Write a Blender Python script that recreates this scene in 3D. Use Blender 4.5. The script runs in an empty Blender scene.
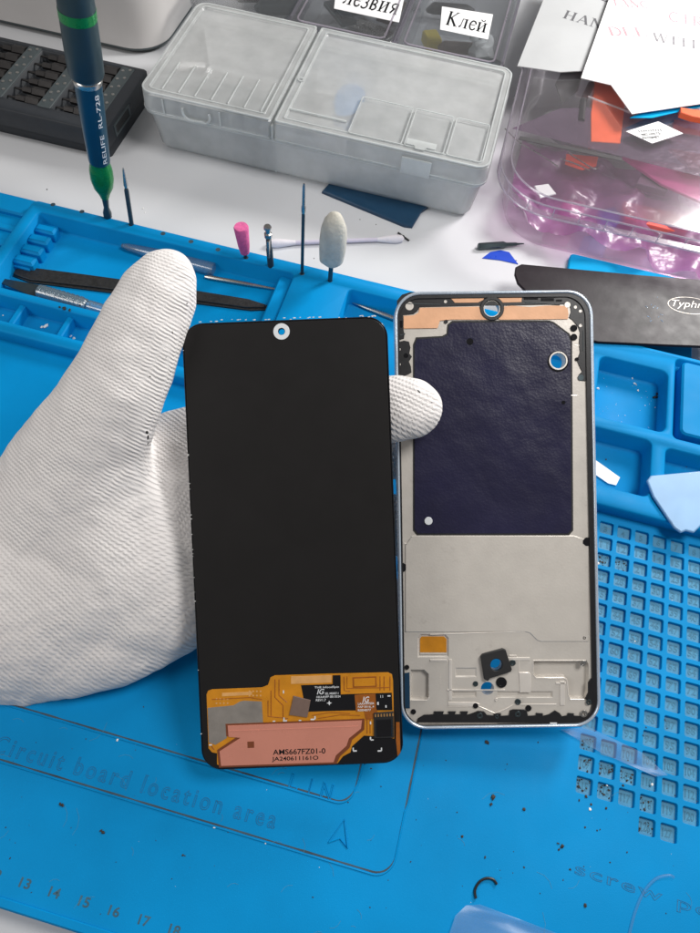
import bpy, bmesh, math, random
from mathutils import Vector, Matrix, noise
from mathutils.geometry import tessellate_polygon
random.seed(7)
sc = bpy.context.scene
sc.unit_settings.scale_length = 0.01          # one unit is one centimetre
COL = sc.collection
PI = math.pi
# ---------------------------------------------------------------- camera
CAM = Vector((-9.976539, -16.077899, 28.123437))
R = Matrix(((0.9652603, 0.2534507, 0.0635234), (-0.2519947, 0.8387232, 0.4827443), (0.0690733, -0.4819815, 0.8734545)))
RT = R.transposed()
cd = bpy.data.cameras.new('camera'); cam = bpy.data.objects.new('camera', cd); COL.objects.link(cam)
cd.sensor_fit = 'HORIZONTAL'; cd.sensor_width = 36; cd.lens = 36; cd.clip_start = 0.5; cd.clip_end = 2000
cam.matrix_world = Matrix.Translation(CAM) @ RT.to_4x4()
sc.camera = cam
# measured points of the photograph turned into places on real planes of the bench
def ray(x, y): return RT @ Vector(((x-350)/700, -(y-466)/700, -1))
def at(x, y, z=0.0):
    d = ray(x, y); return CAM + d*((z-CAM.z)/d.z)
def aty(x, y, Y):
    d = ray(x, y); return CAM + d*((Y-CAM.y)/d.y)
def dep(x, y, k): return CAM + ray(x, y)*k
def pj(p):
    w = R @ (Vector(p)-CAM); return (350+700*w.x/-w.z, 466-700*w.y/-w.z)
def on(M, x, y, z=0.0):                       # local (u,v) on plane z of frame M
    Mi = M.inverted(); o = Mi @ CAM; d = Mi.to_3x3() @ ray(x, y)
    k = (z-o.z)/d.z; p = o+d*k; return (p.x, p.y)
# ---------------------------------------------------------------- materials
def mat(name, col, rough=.5, metal=0, var=.08, vs=1.5, bump=0, bs=20, coat=0, spec=.5, trans=0, sub=0, emis=None, dirt=None, rvar=0.1, alpha=1):
    m = bpy.data.materials.new(name); m.use_nodes = True; nt = m.node_tree; N = nt.nodes; L = nt.links
    b = N['Principled BSDF']
    tc = N.new('ShaderNodeTexCoord')
    nz = N.new('ShaderNodeTexNoise'); nz.inputs['Scale'].default_value = vs; nz.inputs['Detail'].default_value = 5
    L.new(tc.outputs['Object'], nz.inputs['Vector'])
    mx = N.new('ShaderNodeMix'); mx.data_type = 'RGBA'
    c = Vector(col)
    mx.inputs[6].default_value = (*[max(0, v*(1-var*1.6)) for v in c], 1)
    mx.inputs[7].default_value = (*[min(1, v*(1+var*1.6)) for v in c], 1)
    L.new(nz.outputs['Fac'], mx.inputs[0])
    out = mx.outputs[2]
    if dirt:
        n2 = N.new('ShaderNodeTexNoise'); n2.inputs['Scale'].default_value = dirt[1]; n2.inputs['Detail'].default_value = 8; n2.inputs['Roughness'].default_value = .7
        L.new(tc.outputs['Object'], n2.inputs['Vector'])
        r = N.new('ShaderNodeValToRGB'); r.color_ramp.elements[0].position = dirt[2]; r.color_ramp.elements[1].position = dirt[2]+.12
        L.new(n2.outputs['Fac'], r.inputs[0])
        m2 = N.new('ShaderNodeMix'); m2.data_type = 'RGBA'; m2.inputs[7].default_value = (*dirt[0], 1)
        mu = N.new('ShaderNodeMath'); mu.operation = 'MULTIPLY'; mu.inputs[1].default_value = dirt[3]
        L.new(r.outputs[0], mu.inputs[0]); L.new(mu.outputs[0], m2.inputs[0]); L.new(out, m2.inputs[6]); out = m2.outputs[2]
    L.new(out, b.inputs['Base Color'])
    b.inputs['Metallic'].default_value = metal; b.inputs['Roughness'].default_value = rough
    if rvar:
        n3 = N.new('ShaderNodeTexNoise'); n3.inputs['Scale'].default_value = vs*3; n3.inputs['Detail'].default_value = 6
        L.new(tc.outputs['Object'], n3.inputs['Vector'])
        mr = N.new('ShaderNodeMapRange'); mr.inputs[3].default_value = max(0.02, rough-rvar); mr.inputs[4].default_value = min(1, rough+rvar)
        L.new(n3.outputs['Fac'], mr.inputs[0]); L.new(mr.outputs[0], b.inputs['Roughness'])
    b.inputs['Coat Weight'].default_value = coat; b.inputs['Specular IOR Level'].default_value = spec
    b.inputs['Transmission Weight'].default_value = trans; b.inputs['Alpha'].default_value = alpha
    if bump:
        n4 = N.new('ShaderNodeTexNoise'); n4.inputs['Scale'].default_value = bs; n4.inputs['Detail'].default_value = 4
        L.new(tc.outputs['Object'], n4.inputs['Vector'])
        bp = N.new('ShaderNodeBump'); bp.inputs['Strength'].default_value = bump; bp.inputs['Distance'].default_value = .05
        L.new(n4.outputs['Fac'], bp.inputs['Height']); L.new(bp.outputs[0], b.inputs['Normal'])
    return m
def clear(name, tint=(1,1,1), milk=.05, gloss=.06, rough=.1, milkcol=(.8,.85,.85), trl=.5, bump=0.0, fm=.9):
    m = bpy.data.materials.new(name); m.use_nodes = True; nt = m.node_tree; N = nt.nodes; L = nt.links
    N.remove(N['Principled BSDF']); out = N['Material Output']
    tr = N.new('ShaderNodeBsdfTransparent'); tr.inputs[0].default_value = (*tint, 1)
    gl = N.new('ShaderNodeBsdfGlossy'); gl.inputs['Roughness'].default_value = rough
    df = N.new('ShaderNodeBsdfDiffuse'); df.inputs[0].default_value = (*milkcol, 1)
    tl = N.new('ShaderNodeBsdfTranslucent'); tl.inputs[0].default_value = (*milkcol, 1)
    a = N.new('ShaderNodeMixShader'); a.inputs[0].default_value = trl; L.new(df.outputs[0], a.inputs[1]); L.new(tl.outputs[0], a.inputs[2])
    b = N.new('ShaderNodeMixShader'); L.new(tr.outputs[0], b.inputs[1]); L.new(a.outputs[0], b.inputs[2])
    tc = N.new('ShaderNodeTexCoord'); nz = N.new('ShaderNodeTexNoise'); nz.inputs['Scale'].default_value = .8; nz.inputs['Detail'].default_value = 6
    L.new(tc.outputs['Object'], nz.inputs['Vector'])
    mr = N.new('ShaderNodeMapRange'); mr.inputs[3].default_value = milk*.7; mr.inputs[4].default_value = min(1, milk*1.3)
    L.new(nz.outputs['Fac'], mr.inputs[0]); L.new(mr.outputs[0], b.inputs[0])
    fr = N.new('ShaderNodeFresnel'); fr.inputs[0].default_value = 1.45
    ad = N.new('ShaderNodeMath'); ad.operation = 'MULTIPLY_ADD'; ad.inputs[1].default_value = fm; ad.inputs[2].default_value = gloss; ad.use_clamp = True
    L.new(fr.outputs[0], ad.inputs[0])
    c = N.new('ShaderNodeMixShader'); L.new(ad.outputs[0], c.inputs[0]); L.new(b.outputs[0], c.inputs[1]); L.new(gl.outputs[0], c.inputs[2])
    if bump:
        bp = N.new('ShaderNodeBump'); bp.inputs['Strength'].default_value = bump; bp.inputs['Distance'].default_value = .2
        n4 = N.new('ShaderNodeTexNoise'); n4.inputs['Scale'].default_value = 1.3; n4.inputs['Detail'].default_value = 2
        L.new(tc.outputs['Object'], n4.inputs['Vector']); L.new(n4.outputs['Fac'], bp.inputs['Height']); L.new(bp.outputs[0], gl.inputs['Normal'])
    L.new(c.outputs[0], out.inputs[0])
    return m
M_ = {}
M_['table'] = mat('white laminate', (.66,.67,.69), .38, var=.03, vs=.15, dirt=((.35,.35,.36), .9, .68, .35), bump=.03, bs=6)
M_['blue'] = mat('blue silicone', (.0002,.245,.57), .55, var=.17, vs=.22, dirt=((.01,.12,.25), 2.2, .66, .35), bump=.10, bs=26, spec=.10, rvar=.14)
M_['bluecell'] = mat('grubby cell floor', (.045,.25,.42), .6, var=.2, vs=1.2, dirt=((.17,.15,.13), 3.5, .60, .6), bump=.25, bs=18)
M_['emboss'] = mat('grimy embossed edge', (.006,.165,.37), .6, var=.35, vs=1.1, bump=.2)
M_['groove'] = mat('groove dirt and hole shade', (.030,.060,.085), .6, var=.6, vs=1.6)
M_['digit'] = mat('cell digits', (.05,.19,.29), .6, var=.3, vs=3)
M_['ink'] = mat('worn ink', (.03,.105,.16), .7, var=.4, vs=4)
M_['black'] = mat('black plastic', (.012,.012,.014), .38, var=.2, vs=3, bump=.05)
M_['blackmat'] = mat('matte black', (.016,.016,.017), .62, var=.15, vs=1.2)
M_['screenback'] = mat('display back film', (.0135,.0125,.0125), .45, var=.12, vs=.5, bump=.035, bs=30, rvar=.05, spec=.25)
M_['glossblack'] = mat('gloss black', (.006,.006,.008), .12, var=.1)
M_['white'] = mat('white plastic', (.75,.75,.75), .4, var=.02)
M_['paper'] = mat('white paper', (.85,.85,.86), .55, var=.02, vs=1)
M_['greypaper'] = mat('light grey bag', (.50,.51,.52), .35, var=.08, vs=.3, bump=.3, bs=1.2)
M_['orange'] = mat('amber flex', (.66,.26,.010), .3, var=.22, vs=1.6, bump=.12, bs=5, coat=.3)
M_['amber2'] = mat('light amber', (.75,.40,.14), .35, var=.15, vs=3)
M_['trace'] = mat('brown trace', (.34,.10,.010), .4, var=.25, vs=4)
M_['pink'] = mat('copper pink foil', (.72,.29,.21), .3, var=.06, vs=.8, metal=.15, bump=.05, bs=4)
M_['pinkedge'] = mat('brown edge', (.20,.055,.02), .4, var=.2)
M_['silver'] = mat('silver tape', (.34,.31,.28), .38, metal=.35, var=.22, vs=1.5, bump=.25, bs=3.5)
M_['chip'] = mat('brown foam', (.19,.125,.10), .7, var=.1, vs=8)
M_['copper'] = mat('copper foil', (.80,.44,.25), .5, metal=.05, var=.12, vs=1.6, bump=.12, bs=6)
M_['alu'] = mat('cast alloy', (.66,.62,.565), .38, metal=.22, var=.07, vs=.9, bump=.07, bs=12, dirt=((.38,.34,.30), 1.6, .62, .4), rvar=.12)
M_['alulight'] = mat('machined alloy', (.80,.75,.69), .32, metal=.3, var=.08, vs=2)
M_['rim'] = mat('pale blue metal rim', (.62,.71,.82), .25, metal=.55, var=.05, vs=1)
M_['steel'] = mat('steel', (.45,.44,.42), .28, metal=.95, var=.12, vs=3)
M_['steeldark'] = mat('dark steel', (.075,.10,.11), .36, metal=.8, var=.15, vs=3)
M_['lens'] = mat('pale ring', (.80,.83,.85), .35, var=.02)
M_['teal'] = mat('teal anodised metal', (.008,.070,.125), .32, metal=.45, var=.06, vs=.8)
M_['tealgrey'] = mat('grey teal grip', (.030,.062,.078), .42, metal=.5, var=.08, vs=.8)
M_['green'] = mat('green anodised', (.004,.22,.055), .28, metal=.4, var=.08)
M_['casing'] = mat('bit case plastic', (.022,.026,.032), .5, var=.15, vs=1.5, bump=.1, bs=20)
M_['casegrey'] = mat('case rib', (.055,.07,.075), .5, var=.15, vs=2)
M_['bit'] = mat('burnished bit', (.030,.028,.028), .42, metal=.6, var=.2, vs=2)
M_['pinkstone'] = mat('pink stone', (.72,.13,.34), .8, var=.25, vs=6, bump=.5, bs=14)
M_['felt'] = mat('felt', (.56,.54,.47), .95, var=.15, vs=3, bump=.6, bs=9)
M_['cotton'] = mat('cotton', (.75,.72,.76), .9, var=.05, vs=5, bump=.3, bs=10)
M_['lilac'] = mat('swab stem', (.62,.58,.68), .5, var=.05)
M_['navy'] = mat('navy plastic and slot shade', (.006,.045,.10), .4, var=.1)
M_['flake'] = mat('blue film', (.015,.07,.55), .3, var=.1)
M_['pad'] = mat('bright blue pad', (.001,.36,.70), .7, spec=.1, var=.04, vs=.8)
M_['paleblue'] = mat('pale blue plastic', (.24,.43,.68), .4, var=.10, vs=.8, coat=.3)
M_['spudger'] = mat('worn black blade', (.011,.006,.010), .42, var=.35, vs=.45, bump=.06, bs=4, rvar=.10, spec=.22, dirt=((.022,.025,.023), .7, .56, .5))
M_['carbon'] = mat('carbon tweezers', (.018,.018,.018), .5, var=.6, vs=6, bump=.5, bs=9)
M_['red'] = mat('orange red plastic', (.85,.075,.035), .35, var=.12, vs=1)
M_['redor'] = mat('orange plastic', (.85,.13,.04), .35, var=.1, vs=1)
M_['magenta'] = mat('magenta', (.62,.09,.30), .45, var=.25, vs=.7, bump=.3, bs=2)
M_['purple'] = mat('purple card', (.22,.12,.19), .45, var=.2, vs=.6)
M_['greyblob'] = mat('grey rubber', (.13,.13,.135), .5, var=.2)
M_['yellow'] = mat('yellow', (.62,.50,.06), .5, var=.1)
M_['fluff'] = mat('white cotton pad', (.7,.72,.72), .9, var=.05, bump=.5, bs=8)
M_['device'] = mat('device casing', (.60,.58,.57), .35, var=.03, vs=.4)
M_['blueblot'] = mat('blue rag', (.12,.36,.75), .7, var=.2)
M_['redink'] = mat('glare-paled red ink', (.58,.33,.37), .6, var=.2, vs=5)  # both sheet inks paled: glare over the print is put into the colour
M_['glareink'] = mat('glare-paled dark ink', (.26,.25,.27), .6, var=.3, vs=4)
M_['greyink'] = mat('grey ink', (.11,.11,.12), .6, var=.2, vs=5)
M_['crumb'] = mat('dark crumbs', (.028,.022,.018), .7, var=.5, vs=5)
M_['whitecrumb'] = mat('white crumbs', (.8,.8,.78), .5, var=.1)
M_['gold'] = mat('gold pads', (.75,.42,.16), .3, metal=.7, var=.1)
M_['milky'] = clear('milky plastic', (1,1,1), .52, .02, .2, (.98,1.0,1.0), .42)
M_['milkyedge'] = clear('milky plastic edge', (1,1,1), .72, .04, .2, (.96,1,1), .5)
M_['glass'] = clear('clear plastic', (.98,.96,.98), .05, .01, .12, (.85,.80,.88), .4, fm=.35)
M_['glassrim'] = clear('clear plastic rim', (.98,.95,.99), .35, .08, .12, (.86,.80,.92), .5)
M_['film'] = clear('clear film', (.96,.98,1), .07, .01, .3, (.75,.85,.95), .4, bump=.05, fm=.4)
M_['tube'] = clear('clear tube', (.95,.98,1), .30, .10, .15, (.45,.65,.8), .4)
M_['pinkfilm'] = clear('pink film', (.88,.60,.82), .55, .04, .3, (.50,.20,.44), .5, bump=.4, fm=.6)
M_['lilacfilm'] = clear('lilac film', (.84,.74,.84), .40, .02, .2, (.27,.20,.28), .5, bump=.3, fm=.4)
M_['kleibox'] = clear('scuffed clear plastic', (.92,.93,.94), .06, .01, .15, (.45,.46,.48), .4, fm=.4)
def fabric():
    m = bpy.data.materials.new('knitted glove'); m.use_nodes = True; nt = m.node_tree; N = nt.nodes; L = nt.links
    b = N['Principled BSDF']; b.inputs['Roughness'].default_value = .92; b.inputs['Specular IOR Level'].default_value = .15
    b.inputs['Sheen Weight'].default_value = .15
    a = N.new('ShaderNodeAttribute'); a.attribute_name = 'knit'
    s = N.new('ShaderNodeSeparateXYZ'); L.new(a.outputs['Vector'], s.inputs[0])
    def mth(op, x, y=None, z=None):
        n = N.new('ShaderNodeMath'); n.operation = op
        for i, v in enumerate((x, y, z)):
            if v is None: continue
            if isinstance(v, (int, float)): n.inputs[i].default_value = v
            else: L.new(v, n.inputs[i])
        return n.outputs[0]
    tc = N.new('ShaderNodeTexCoord'); nz = N.new('ShaderNodeTexNoise'); nz.inputs['Scale'].default_value = 1.1; nz.inputs['Detail'].default_value = 3
    L.new(tc.outputs['Object'], nz.inputs['Vector'])
    wob = mth('MULTIPLY_ADD', nz.outputs['Fac'], 1.2, -.6)
    u = mth('ADD', s.outputs[0], wob); v = s.outputs[1]
    fr = mth('FRACT', v); zz = mth('ABSOLUTE', mth('MULTIPLY_ADD', fr, 2, -1))
    c2 = mth('MULTIPLY_ADD', zz, .18, u)
    h1 = mth('MULTIPLY_ADD', mth('SINE', mth('MULTIPLY', c2, 2*PI)), .5, .5)
    h2 = mth('POWER', mth('SUBTRACT', 1.0, mth('POWER', zz, 2.0)), 1.0)
    h = mth('MULTIPLY', h1, mth('MULTIPLY_ADD', h2, .75, .25))
    h = mth('MULTIPLY', h, mth('MULTIPLY_ADD', nz.outputs['Fac'], 1.6, .2))
    n5 = N.new('ShaderNodeTexNoise'); n5.inputs['Scale'].default_value = 22; n5.inputs['Detail'].default_value = 4
    L.new(tc.outputs['Object'], n5.inputs['Vector'])
    h = mth('ADD', h, mth('MULTIPLY', n5.outputs['Fac'], .8))
    bp = N.new('ShaderNodeBump'); bp.inputs['Strength'].default_value = .75; bp.inputs['Distance'].default_value = .034
    L.new(h, bp.inputs['Height']); L.new(bp.outputs[0], b.inputs['Normal'])
    n6 = N.new('ShaderNodeTexNoise'); n6.inputs['Scale'].default_value = .5; n6.inputs['Detail'].default_value = 6
    L.new(tc.outputs['Object'], n6.inputs['Vector'])
    mx = N.new('ShaderNodeMix'); mx.data_type = 'RGBA'; mx.inputs[6].default_value = (.77,.735,.725,1); mx.inputs[7].default_value = (.86,.835,.82,1)
    L.new(n6.outputs['Fac'], mx.inputs[0])
    L.new(mx.outputs[2], b.inputs['Base Color'])
    return m
M_['glove'] = fabric()
def graphite():
    m = mat('graphite sheet', (.013,.012,.042), .31, var=.3, vs=.35, spec=.5)
    nt = m.node_tree; N = nt.nodes; L = nt.links; b = N['Principled BSDF']
    tc = N.new('ShaderNodeTexCoord')
    v = N.new('ShaderNodeTexVoronoi'); v.inputs['Scale'].default_value = 11; L.new(tc.outputs['Object'], v.inputs['Vector'])
    n = N.new('ShaderNodeTexNoise'); n.inputs['Scale'].default_value = .55; n.inputs['Detail'].default_value = 3; L.new(tc.outputs['Object'], n.inputs['Vector'])
    b1 = N.new('ShaderNodeBump'); b1.inputs['Strength'].default_value = .13; b1.inputs['Distance'].default_value = .5; L.new(n.outputs['Fac'], b1.inputs['Height'])
    b2 = N.new('ShaderNodeBump'); b2.inputs['Strength'].default_value = .12; b2.inputs['Distance'].default_value = .03; L.new(v.outputs['Distance'], b2.inputs['Height'])
    L.new(b1.outputs[0], b2.inputs['Normal']); L.new(b2.outputs[0], b.inputs['Normal'])
    return m
M_['graphite'] = graphite()
# ---------------------------------------------------------------- object helpers
WM = {}
def tag(o, label=None, cat=None, group=None, kind=None):
    if label: o['label'] = label
    if cat: o['category'] = cat
    if group: o['group'] = group
    if kind: o['kind'] = kind
    return o
def root(name, label, cat, loc=(0,0,0), M=None, group=None):
    o = bpy.data.objects.new(name, None); COL.objects.link(o); o.empty_display_size = .5
    W = M.copy() if M is not None else Matrix.Translation(Vector(loc))
    o.matrix_world = W; WM[o.name] = W
    return tag(o, label, cat, group)
def obj(name, bm, m, parent=None, M=None, smooth=True, bevel=0, angle=35, flat=False):
    """bm is in frame M (world when M is None)"""
    if M is not None: bm.transform(M)
    if parent is not None: W = WM[parent.name]
    else:
        if len(bm.verts):
            xs = [v.co for v in bm.verts]
            W = Matrix.Translation(Vector(((min(p.x for p in xs)+max(p.x for p in xs))/2, (min(p.y for p in xs)+max(p.y for p in xs))/2, min(p.z for p in xs))))
        else: W = Matrix()
    bm.transform(W.inverted())
    bmesh.ops.recalc_face_normals(bm, faces=bm.faces) if not flat else None
    me = bpy.data.meshes.new(name); bm.to_mesh(me); bm.free()
    for mm in (m if isinstance(m, (list, tuple)) else [m]): me.materials.append(M_[mm])
    o = bpy.data.objects.new(name, me); COL.objects.link(o)
    if parent is not None: o.parent = parent
    else: o.matrix_world = W
    WM[o.name] = W
    if smooth:
        for p in me.polygons: p.use_smooth = True
        me.set_sharp_from_angle(angle=math.radians(angle))
    if bevel:
        b = o.modifiers.new('bevel', 'BEVEL'); b.width = bevel; b.segments = 2; b.limit_method = 'ANGLE'; b.angle_limit = math.radians(40)
    return o
def NB(): return bmesh.new()
def rr(x0, y0, x1, y1, r, n=6):               # rounded rectangle outline, ccw
    r = max(.001, min(r, abs(x1-x0)/2-.001, abs(y1-y0)/2-.001)); P = []
    for cx, cy, a in ((x1-r,y0+r,-90),(x1-r,y1-r,0),(x0+r,y1-r,90),(x0+r,y0+r,180)):
        for i in range(n+1):
            t = math.radians(a+90*i/n); P.append((cx+r*math.cos(t), cy+r*math.sin(t)))
    return P
def circ(x, y, r, n=20, sy=1): return [(x+r*math.cos(2*PI*i/n), y+r*sy*math.sin(2*PI*i/n)) for i in range(n)]
def area(P): return sum(P[i][0]*P[(i+1)%len(P)][1]-P[(i+1)%len(P)][0]*P[i][1] for i in range(len(P)))/2
def ccw(P): return list(P) if area(P) > 0 else list(reversed(P))
def inset(P, d):                              # offset a ccw outline inwards
    P = ccw(P); n = len(P); out = []
    for i in range(n):
        a = Vector(P[i-1]); b = Vector(P[i]); c = Vector(P[(i+1)%n])
        e1 = (b-a); e2 = (c-b)
        if e1.length < 1e-6 or e2.length < 1e-6: out.append(P[i]); continue
        n1 = Vector((-e1.y, e1.x)).normalized(); n2 = Vector((-e2.y, e2.x)).normalized()
        k = n1+n2
        if k.length < 1e-4: out.append(P[i]); continue
        k.normalize(); s = d/max(.4, k.dot(n1)); out.append((b.x+k.x*s, b.y+k.y*s))
    return out
def sheet(bm, outer, holes=(), z=0.0, mi=0, flip=False):
    loops = [[Vector((x, y, 0)) for x, y in ccw(outer)]] + [[Vector((x, y, 0)) for x, y in reversed(ccw(h))] for h in holes]
    vs = [bm.verts.new((p.x, p.y, z)) for l in loops for p in l]
    for t in tessellate_polygon(loops):
        try:
            f = bm.faces.new([vs[i] for i in t]); f.material_index = mi
            f.normal_update()
            if (f.normal.z < 0) != flip: f.normal_flip()
        except ValueError: pass
def wall(bm, A, za, B, zb, mi=0):
    n = len(A); a = [bm.verts.new((x, y, za)) for x, y in A]; b = [bm.verts.new((x, y, zb)) for x, y in B]
    for i in range(n):
        j = (i+1) % n
        f = bm.faces.new((a[i], a[j], b[j], b[i])); f.material_index = mi
def slab(bm, outer, z0, z1, holes=(), ch=0.0, mi=0, bottom=True):
    """plate between z0 and z1, chamfered top edge, through holes"""
    outer = ccw(outer); holes = [ccw(h) for h in holes]
    top = inset(outer, ch) if ch else outer
    sheet(bm, top, [inset(h, -ch) if ch else h for h in holes], z1, mi)
    if bottom: sheet(bm, outer, holes, z0, mi, flip=True)
    if ch:
        wall(bm, outer, z1-ch, top, z1, mi)
        for h in holes: wall(bm, inset(h, -ch), z1, h, z1-ch, mi)
    wall(bm, outer, z0, outer, z1-ch, mi)
    for h in holes: wall(bm, h, z1-ch, h, z0, mi)
def pockets(bm, outer, pk, z0, z1, ch=.05, floor_mi=None, taper=.04):
    """block with blind pockets: pk = list of (outline, floor z)"""
    outer = ccw(outer); top = inset(outer, ch)
    hs = [ccw(p) for p, _ in pk]
    sheet(bm, top, [inset(h, -ch) for h in hs], z1)
    wall(bm, outer, z1-ch, top, z1); wall(bm, outer, z0, outer, z1-ch)
    for h, (_, fz) in zip(hs, pk):
        b = inset(h, taper); b2 = inset(h, taper+ch*.8)
        wall(bm, inset(h, -ch), z1, h, z1-ch); wall(bm, h, z1-ch, b, fz+ch*.8); wall(bm, b, fz+ch*.8, b2, fz)
        sheet(bm, b2, (), fz, floor_mi or 0)
def weld(bm, d=1e-4): bmesh.ops.remove_doubles(bm, verts=bm.verts, dist=d)
def tube(bm, pts, rad, n=12, cap=True, mi=0):
    pts = [Vector(p) for p in pts]; rad = rad if isinstance(rad, (list, tuple)) else [rad]*len(pts)
    rings = []; up = None
    for i, p in enumerate(pts):
        d = (pts[min(i+1, len(pts)-1)]-pts[max(i-1, 0)]).normalized()
        if up is None: up = d.orthogonal().normalized()
        up = (up - d*up.dot(d)).normalized(); s = d.cross(up)
        rings.append([bm.verts.new(p+(up*math.cos(2*PI*k/n)+s*math.sin(2*PI*k/n))*rad[i]) for k in range(n)])
    for a, b in zip(rings, rings[1:]):
        for k in range(n): bm.faces.new((a[k], a[(k+1)%n], b[(k+1)%n], b[k])).material_index = mi
    if cap:
        bm.faces.new(list(reversed(rings[0]))).material_index = mi; bm.faces.new(rings[-1]).material_index = mi
def bx(bm, x0, y0, z0, x1, y1, z1, mi=0):
    slab(bm, [(x0,y0),(x1,y0),(x1,y1),(x0,y1)], z0, z1, mi=mi); weld(bm)
def smooth_curve(P, n=6):
    out = []; P = [Vector(p) for p in P]
    for i in range(len(P)-1):
        a = P[max(i-1,0)]; b = P[i]; c = P[i+1]; d = P[min(i+2,len(P)-1)]
        for k in range(n):
            t = k/n; out.append(.5*((2*b)+(c-a)*t+(2*a-5*b+4*c-d)*t*t+(3*b-a-3*c+d)*t**3))
    out.append(P[-1]); return out
def frame(o, x, z=(0,0,1)):                   # matrix with origin o, local x along x, normal z
    x = Vector(x).normalized(); z = Vector(z); z = (z-x*z.dot(x)).normalized(); y = z.cross(x)
    return Matrix(((x.x,y.x,z.x,o[0]),(x.y,y.y,z.y,o[1]),(x.z,y.z,z.z,o[2]),(0,0,0,1)))
def text(s, w, h, ext=.003, bold=0.0, outline=0.0, shear=0.0, space=1.0, w_auto=False):
    """lettering as a bmesh: width w, height h, lower left corner at the origin, from z=0 up"""
    c = bpy.data.curves.new('t', 'FONT'); c.body = s; c.size = 1; c.resolution_u = 3; c.space_character = space; c.shear = shear
    if outline: c.fill_mode = 'NONE'; c.bevel_depth = outline; c.bevel_resolution = 1
    else: c.extrude = ext; c.offset = bold
    o = bpy.data.objects.new('t', c); COL.objects.link(o)
    me = bpy.data.meshes.new_from_object(o)
    bm = bmesh.new(); bm.from_mesh(me); bpy.data.objects.remove(o); bpy.data.curves.remove(c); bpy.data.meshes.remove(me)
    if not bm.verts: return bm
    x0 = min(v.co.x for v in bm.verts); x1 = max(v.co.x for v in bm.verts); y0 = min(v.co.y for v in bm.verts); y1 = max(v.co.y for v in bm.verts)
    sy = h/max(.01, y1-y0); sx = sy if w_auto else w/max(.01, x1-x0)
    for v in bm.verts: v.co = Vector(((v.co.x-x0)*sx, (v.co.y-y0)*sy, v.co.z if not outline else v.co.z*sy))
    return bm
def join(dst, src, M=None):
    if M is not None: src.transform(M)
    me = bpy.data.meshes.new('j'); src.to_mesh(me); src.free(); dst.from_mesh(me); bpy.data.meshes.remove(me)
# serif lettering, drawn stroke by stroke: (x0,y0,x1,y1,width) on a unit-high body
SER = {
 'К': (.78, [(.14,0,.14,1,.15),(.2,.5,.6,.97,.07),(.26,.55,.62,.03,.14)], [.14], [(.5,.98,.7,.98),(.5,.02,.76,.02)]),
 'л': (.62, [(.46,0,.46,.66,.13),(.2,.64,.5,.64,.05),(.22,.66,.16,.14,.06),(.16,.14,.05,.03,.1)], [.46], []),
 'е': (.50, [('arc',.27,.33,.2,.32,20,325,.10),(.1,.36,.42,.36,.05)], [], []),
 'й': (.66, [(.13,0,.13,.66,.13),(.5,0,.5,.66,.13),(.15,.1,.48,.58,.05),('arc',.32,.86,.12,.1,180,360,.06)], [.13,.5], []),
 'и': (.66, [(.13,0,.13,.66,.13),(.5,0,.5,.66,.13),(.15,.1,.48,.58,.05)], [.13,.5], []),
 'з': (.48, [('arc',.2,.5,.16,.17,-70,150,.09),('arc',.2,.18,.19,.19,-150,85,.10)], [], []),
 'в': (.56, [(.12,0,.12,.66,.13),('arc',.22,.5,.18,.15,-90,90,.09),('arc',.22,.17,.22,.17,-90,90,.10),(.1,.02,.26,.02,.05),(.1,.34,.26,.34,.05),(.1,.64,.26,.64,.05)], [], []),
 'я': (.58, [(.44,0,.44,.66,.13),('arc',.32,.48,.2,.16,90,270,.09),(.3,.64,.48,.64,.05),(.3,.32,.48,.32,.05),(.3,.32,.12,.03,.11)], [], [(.34,.02,.56,.02)]),
 'H': (.80, [(.16,0,.16,1,.14),(.62,0,.62,1,.14),(.16,.5,.62,.5,.05)], [.16,.62], []),
 'A': (.78, [(.1,0,.38,1,.05),(.38,1,.66,0,.14),(.2,.34,.55,.34,.05)], [], [(.02,.02,.2,.02),(.54,.02,.78,.02)]),
 'N': (.80, [(.14,0,.14,1,.06),(.64,0,.64,1,.06),(.14,1,.64,0,.14)], [.14,.64], []),
 'D': (.76, [(.15,0,.15,1,.14),('arc',.3,.5,.38,.48,-90,90,.12),(.1,.02,.32,.02,.05),(.1,.98,.32,.98,.05)], [], []),
 'L': (.66, [(.15,0,.15,1,.14),(.1,.02,.6,.02,.05),(.58,.02,.6,.22,.05)], [.15], []),
 'E': (.70, [(.15,0,.15,1,.14),(.1,.02,.6,.02,.05),(.58,.02,.6,.22,.05),(.1,.98,.58,.98,.05),(.56,.98,.58,.8,.05),(.15,.5,.42,.5,.05)], [], []),
 'W': (1.0, [(.1,1,.3,0,.12),(.3,0,.48,1,.05),(.48,1,.66,0,.12),(.66,0,.86,1,.05)], [], [(0,.98,.2,.98),(.4,.98,.56,.98),(.78,.98,.94,.98)]),
 'I': (.36, [(.18,0,.18,1,.14)], [.18], []),
 'T': (.70, [(.35,0,.35,1,.14),(.05,.98,.65,.98,.05),(.05,.98,.05,.8,.05),(.65,.98,.65,.8,.05)], [], [(.22,.02,.48,.02)]),
 'C': (.72, [('arc',.4,.5,.3,.48,50,310,.12)], [], []),
 'R': (.76, [(.15,0,.15,1,.14),('arc',.3,.73,.26,.25,-90,90,.10),(.1,.98,.32,.98,.05),(.1,.48,.32,.48,.05),(.32,.48,.62,.02,.12)], [.15], []),
 'O': (.80, [('arc',.4,.5,.3,.48,0,360,.12)], [], []),
 'F': (.64, [(.15,0,.15,1,.14),(.1,.98,.58,.98,.05),(.56,.98,.58,.8,.05),(.15,.5,.42,.5,.05)], [.15], []),
 ' ': (.4, [], [], []),
}
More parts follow.
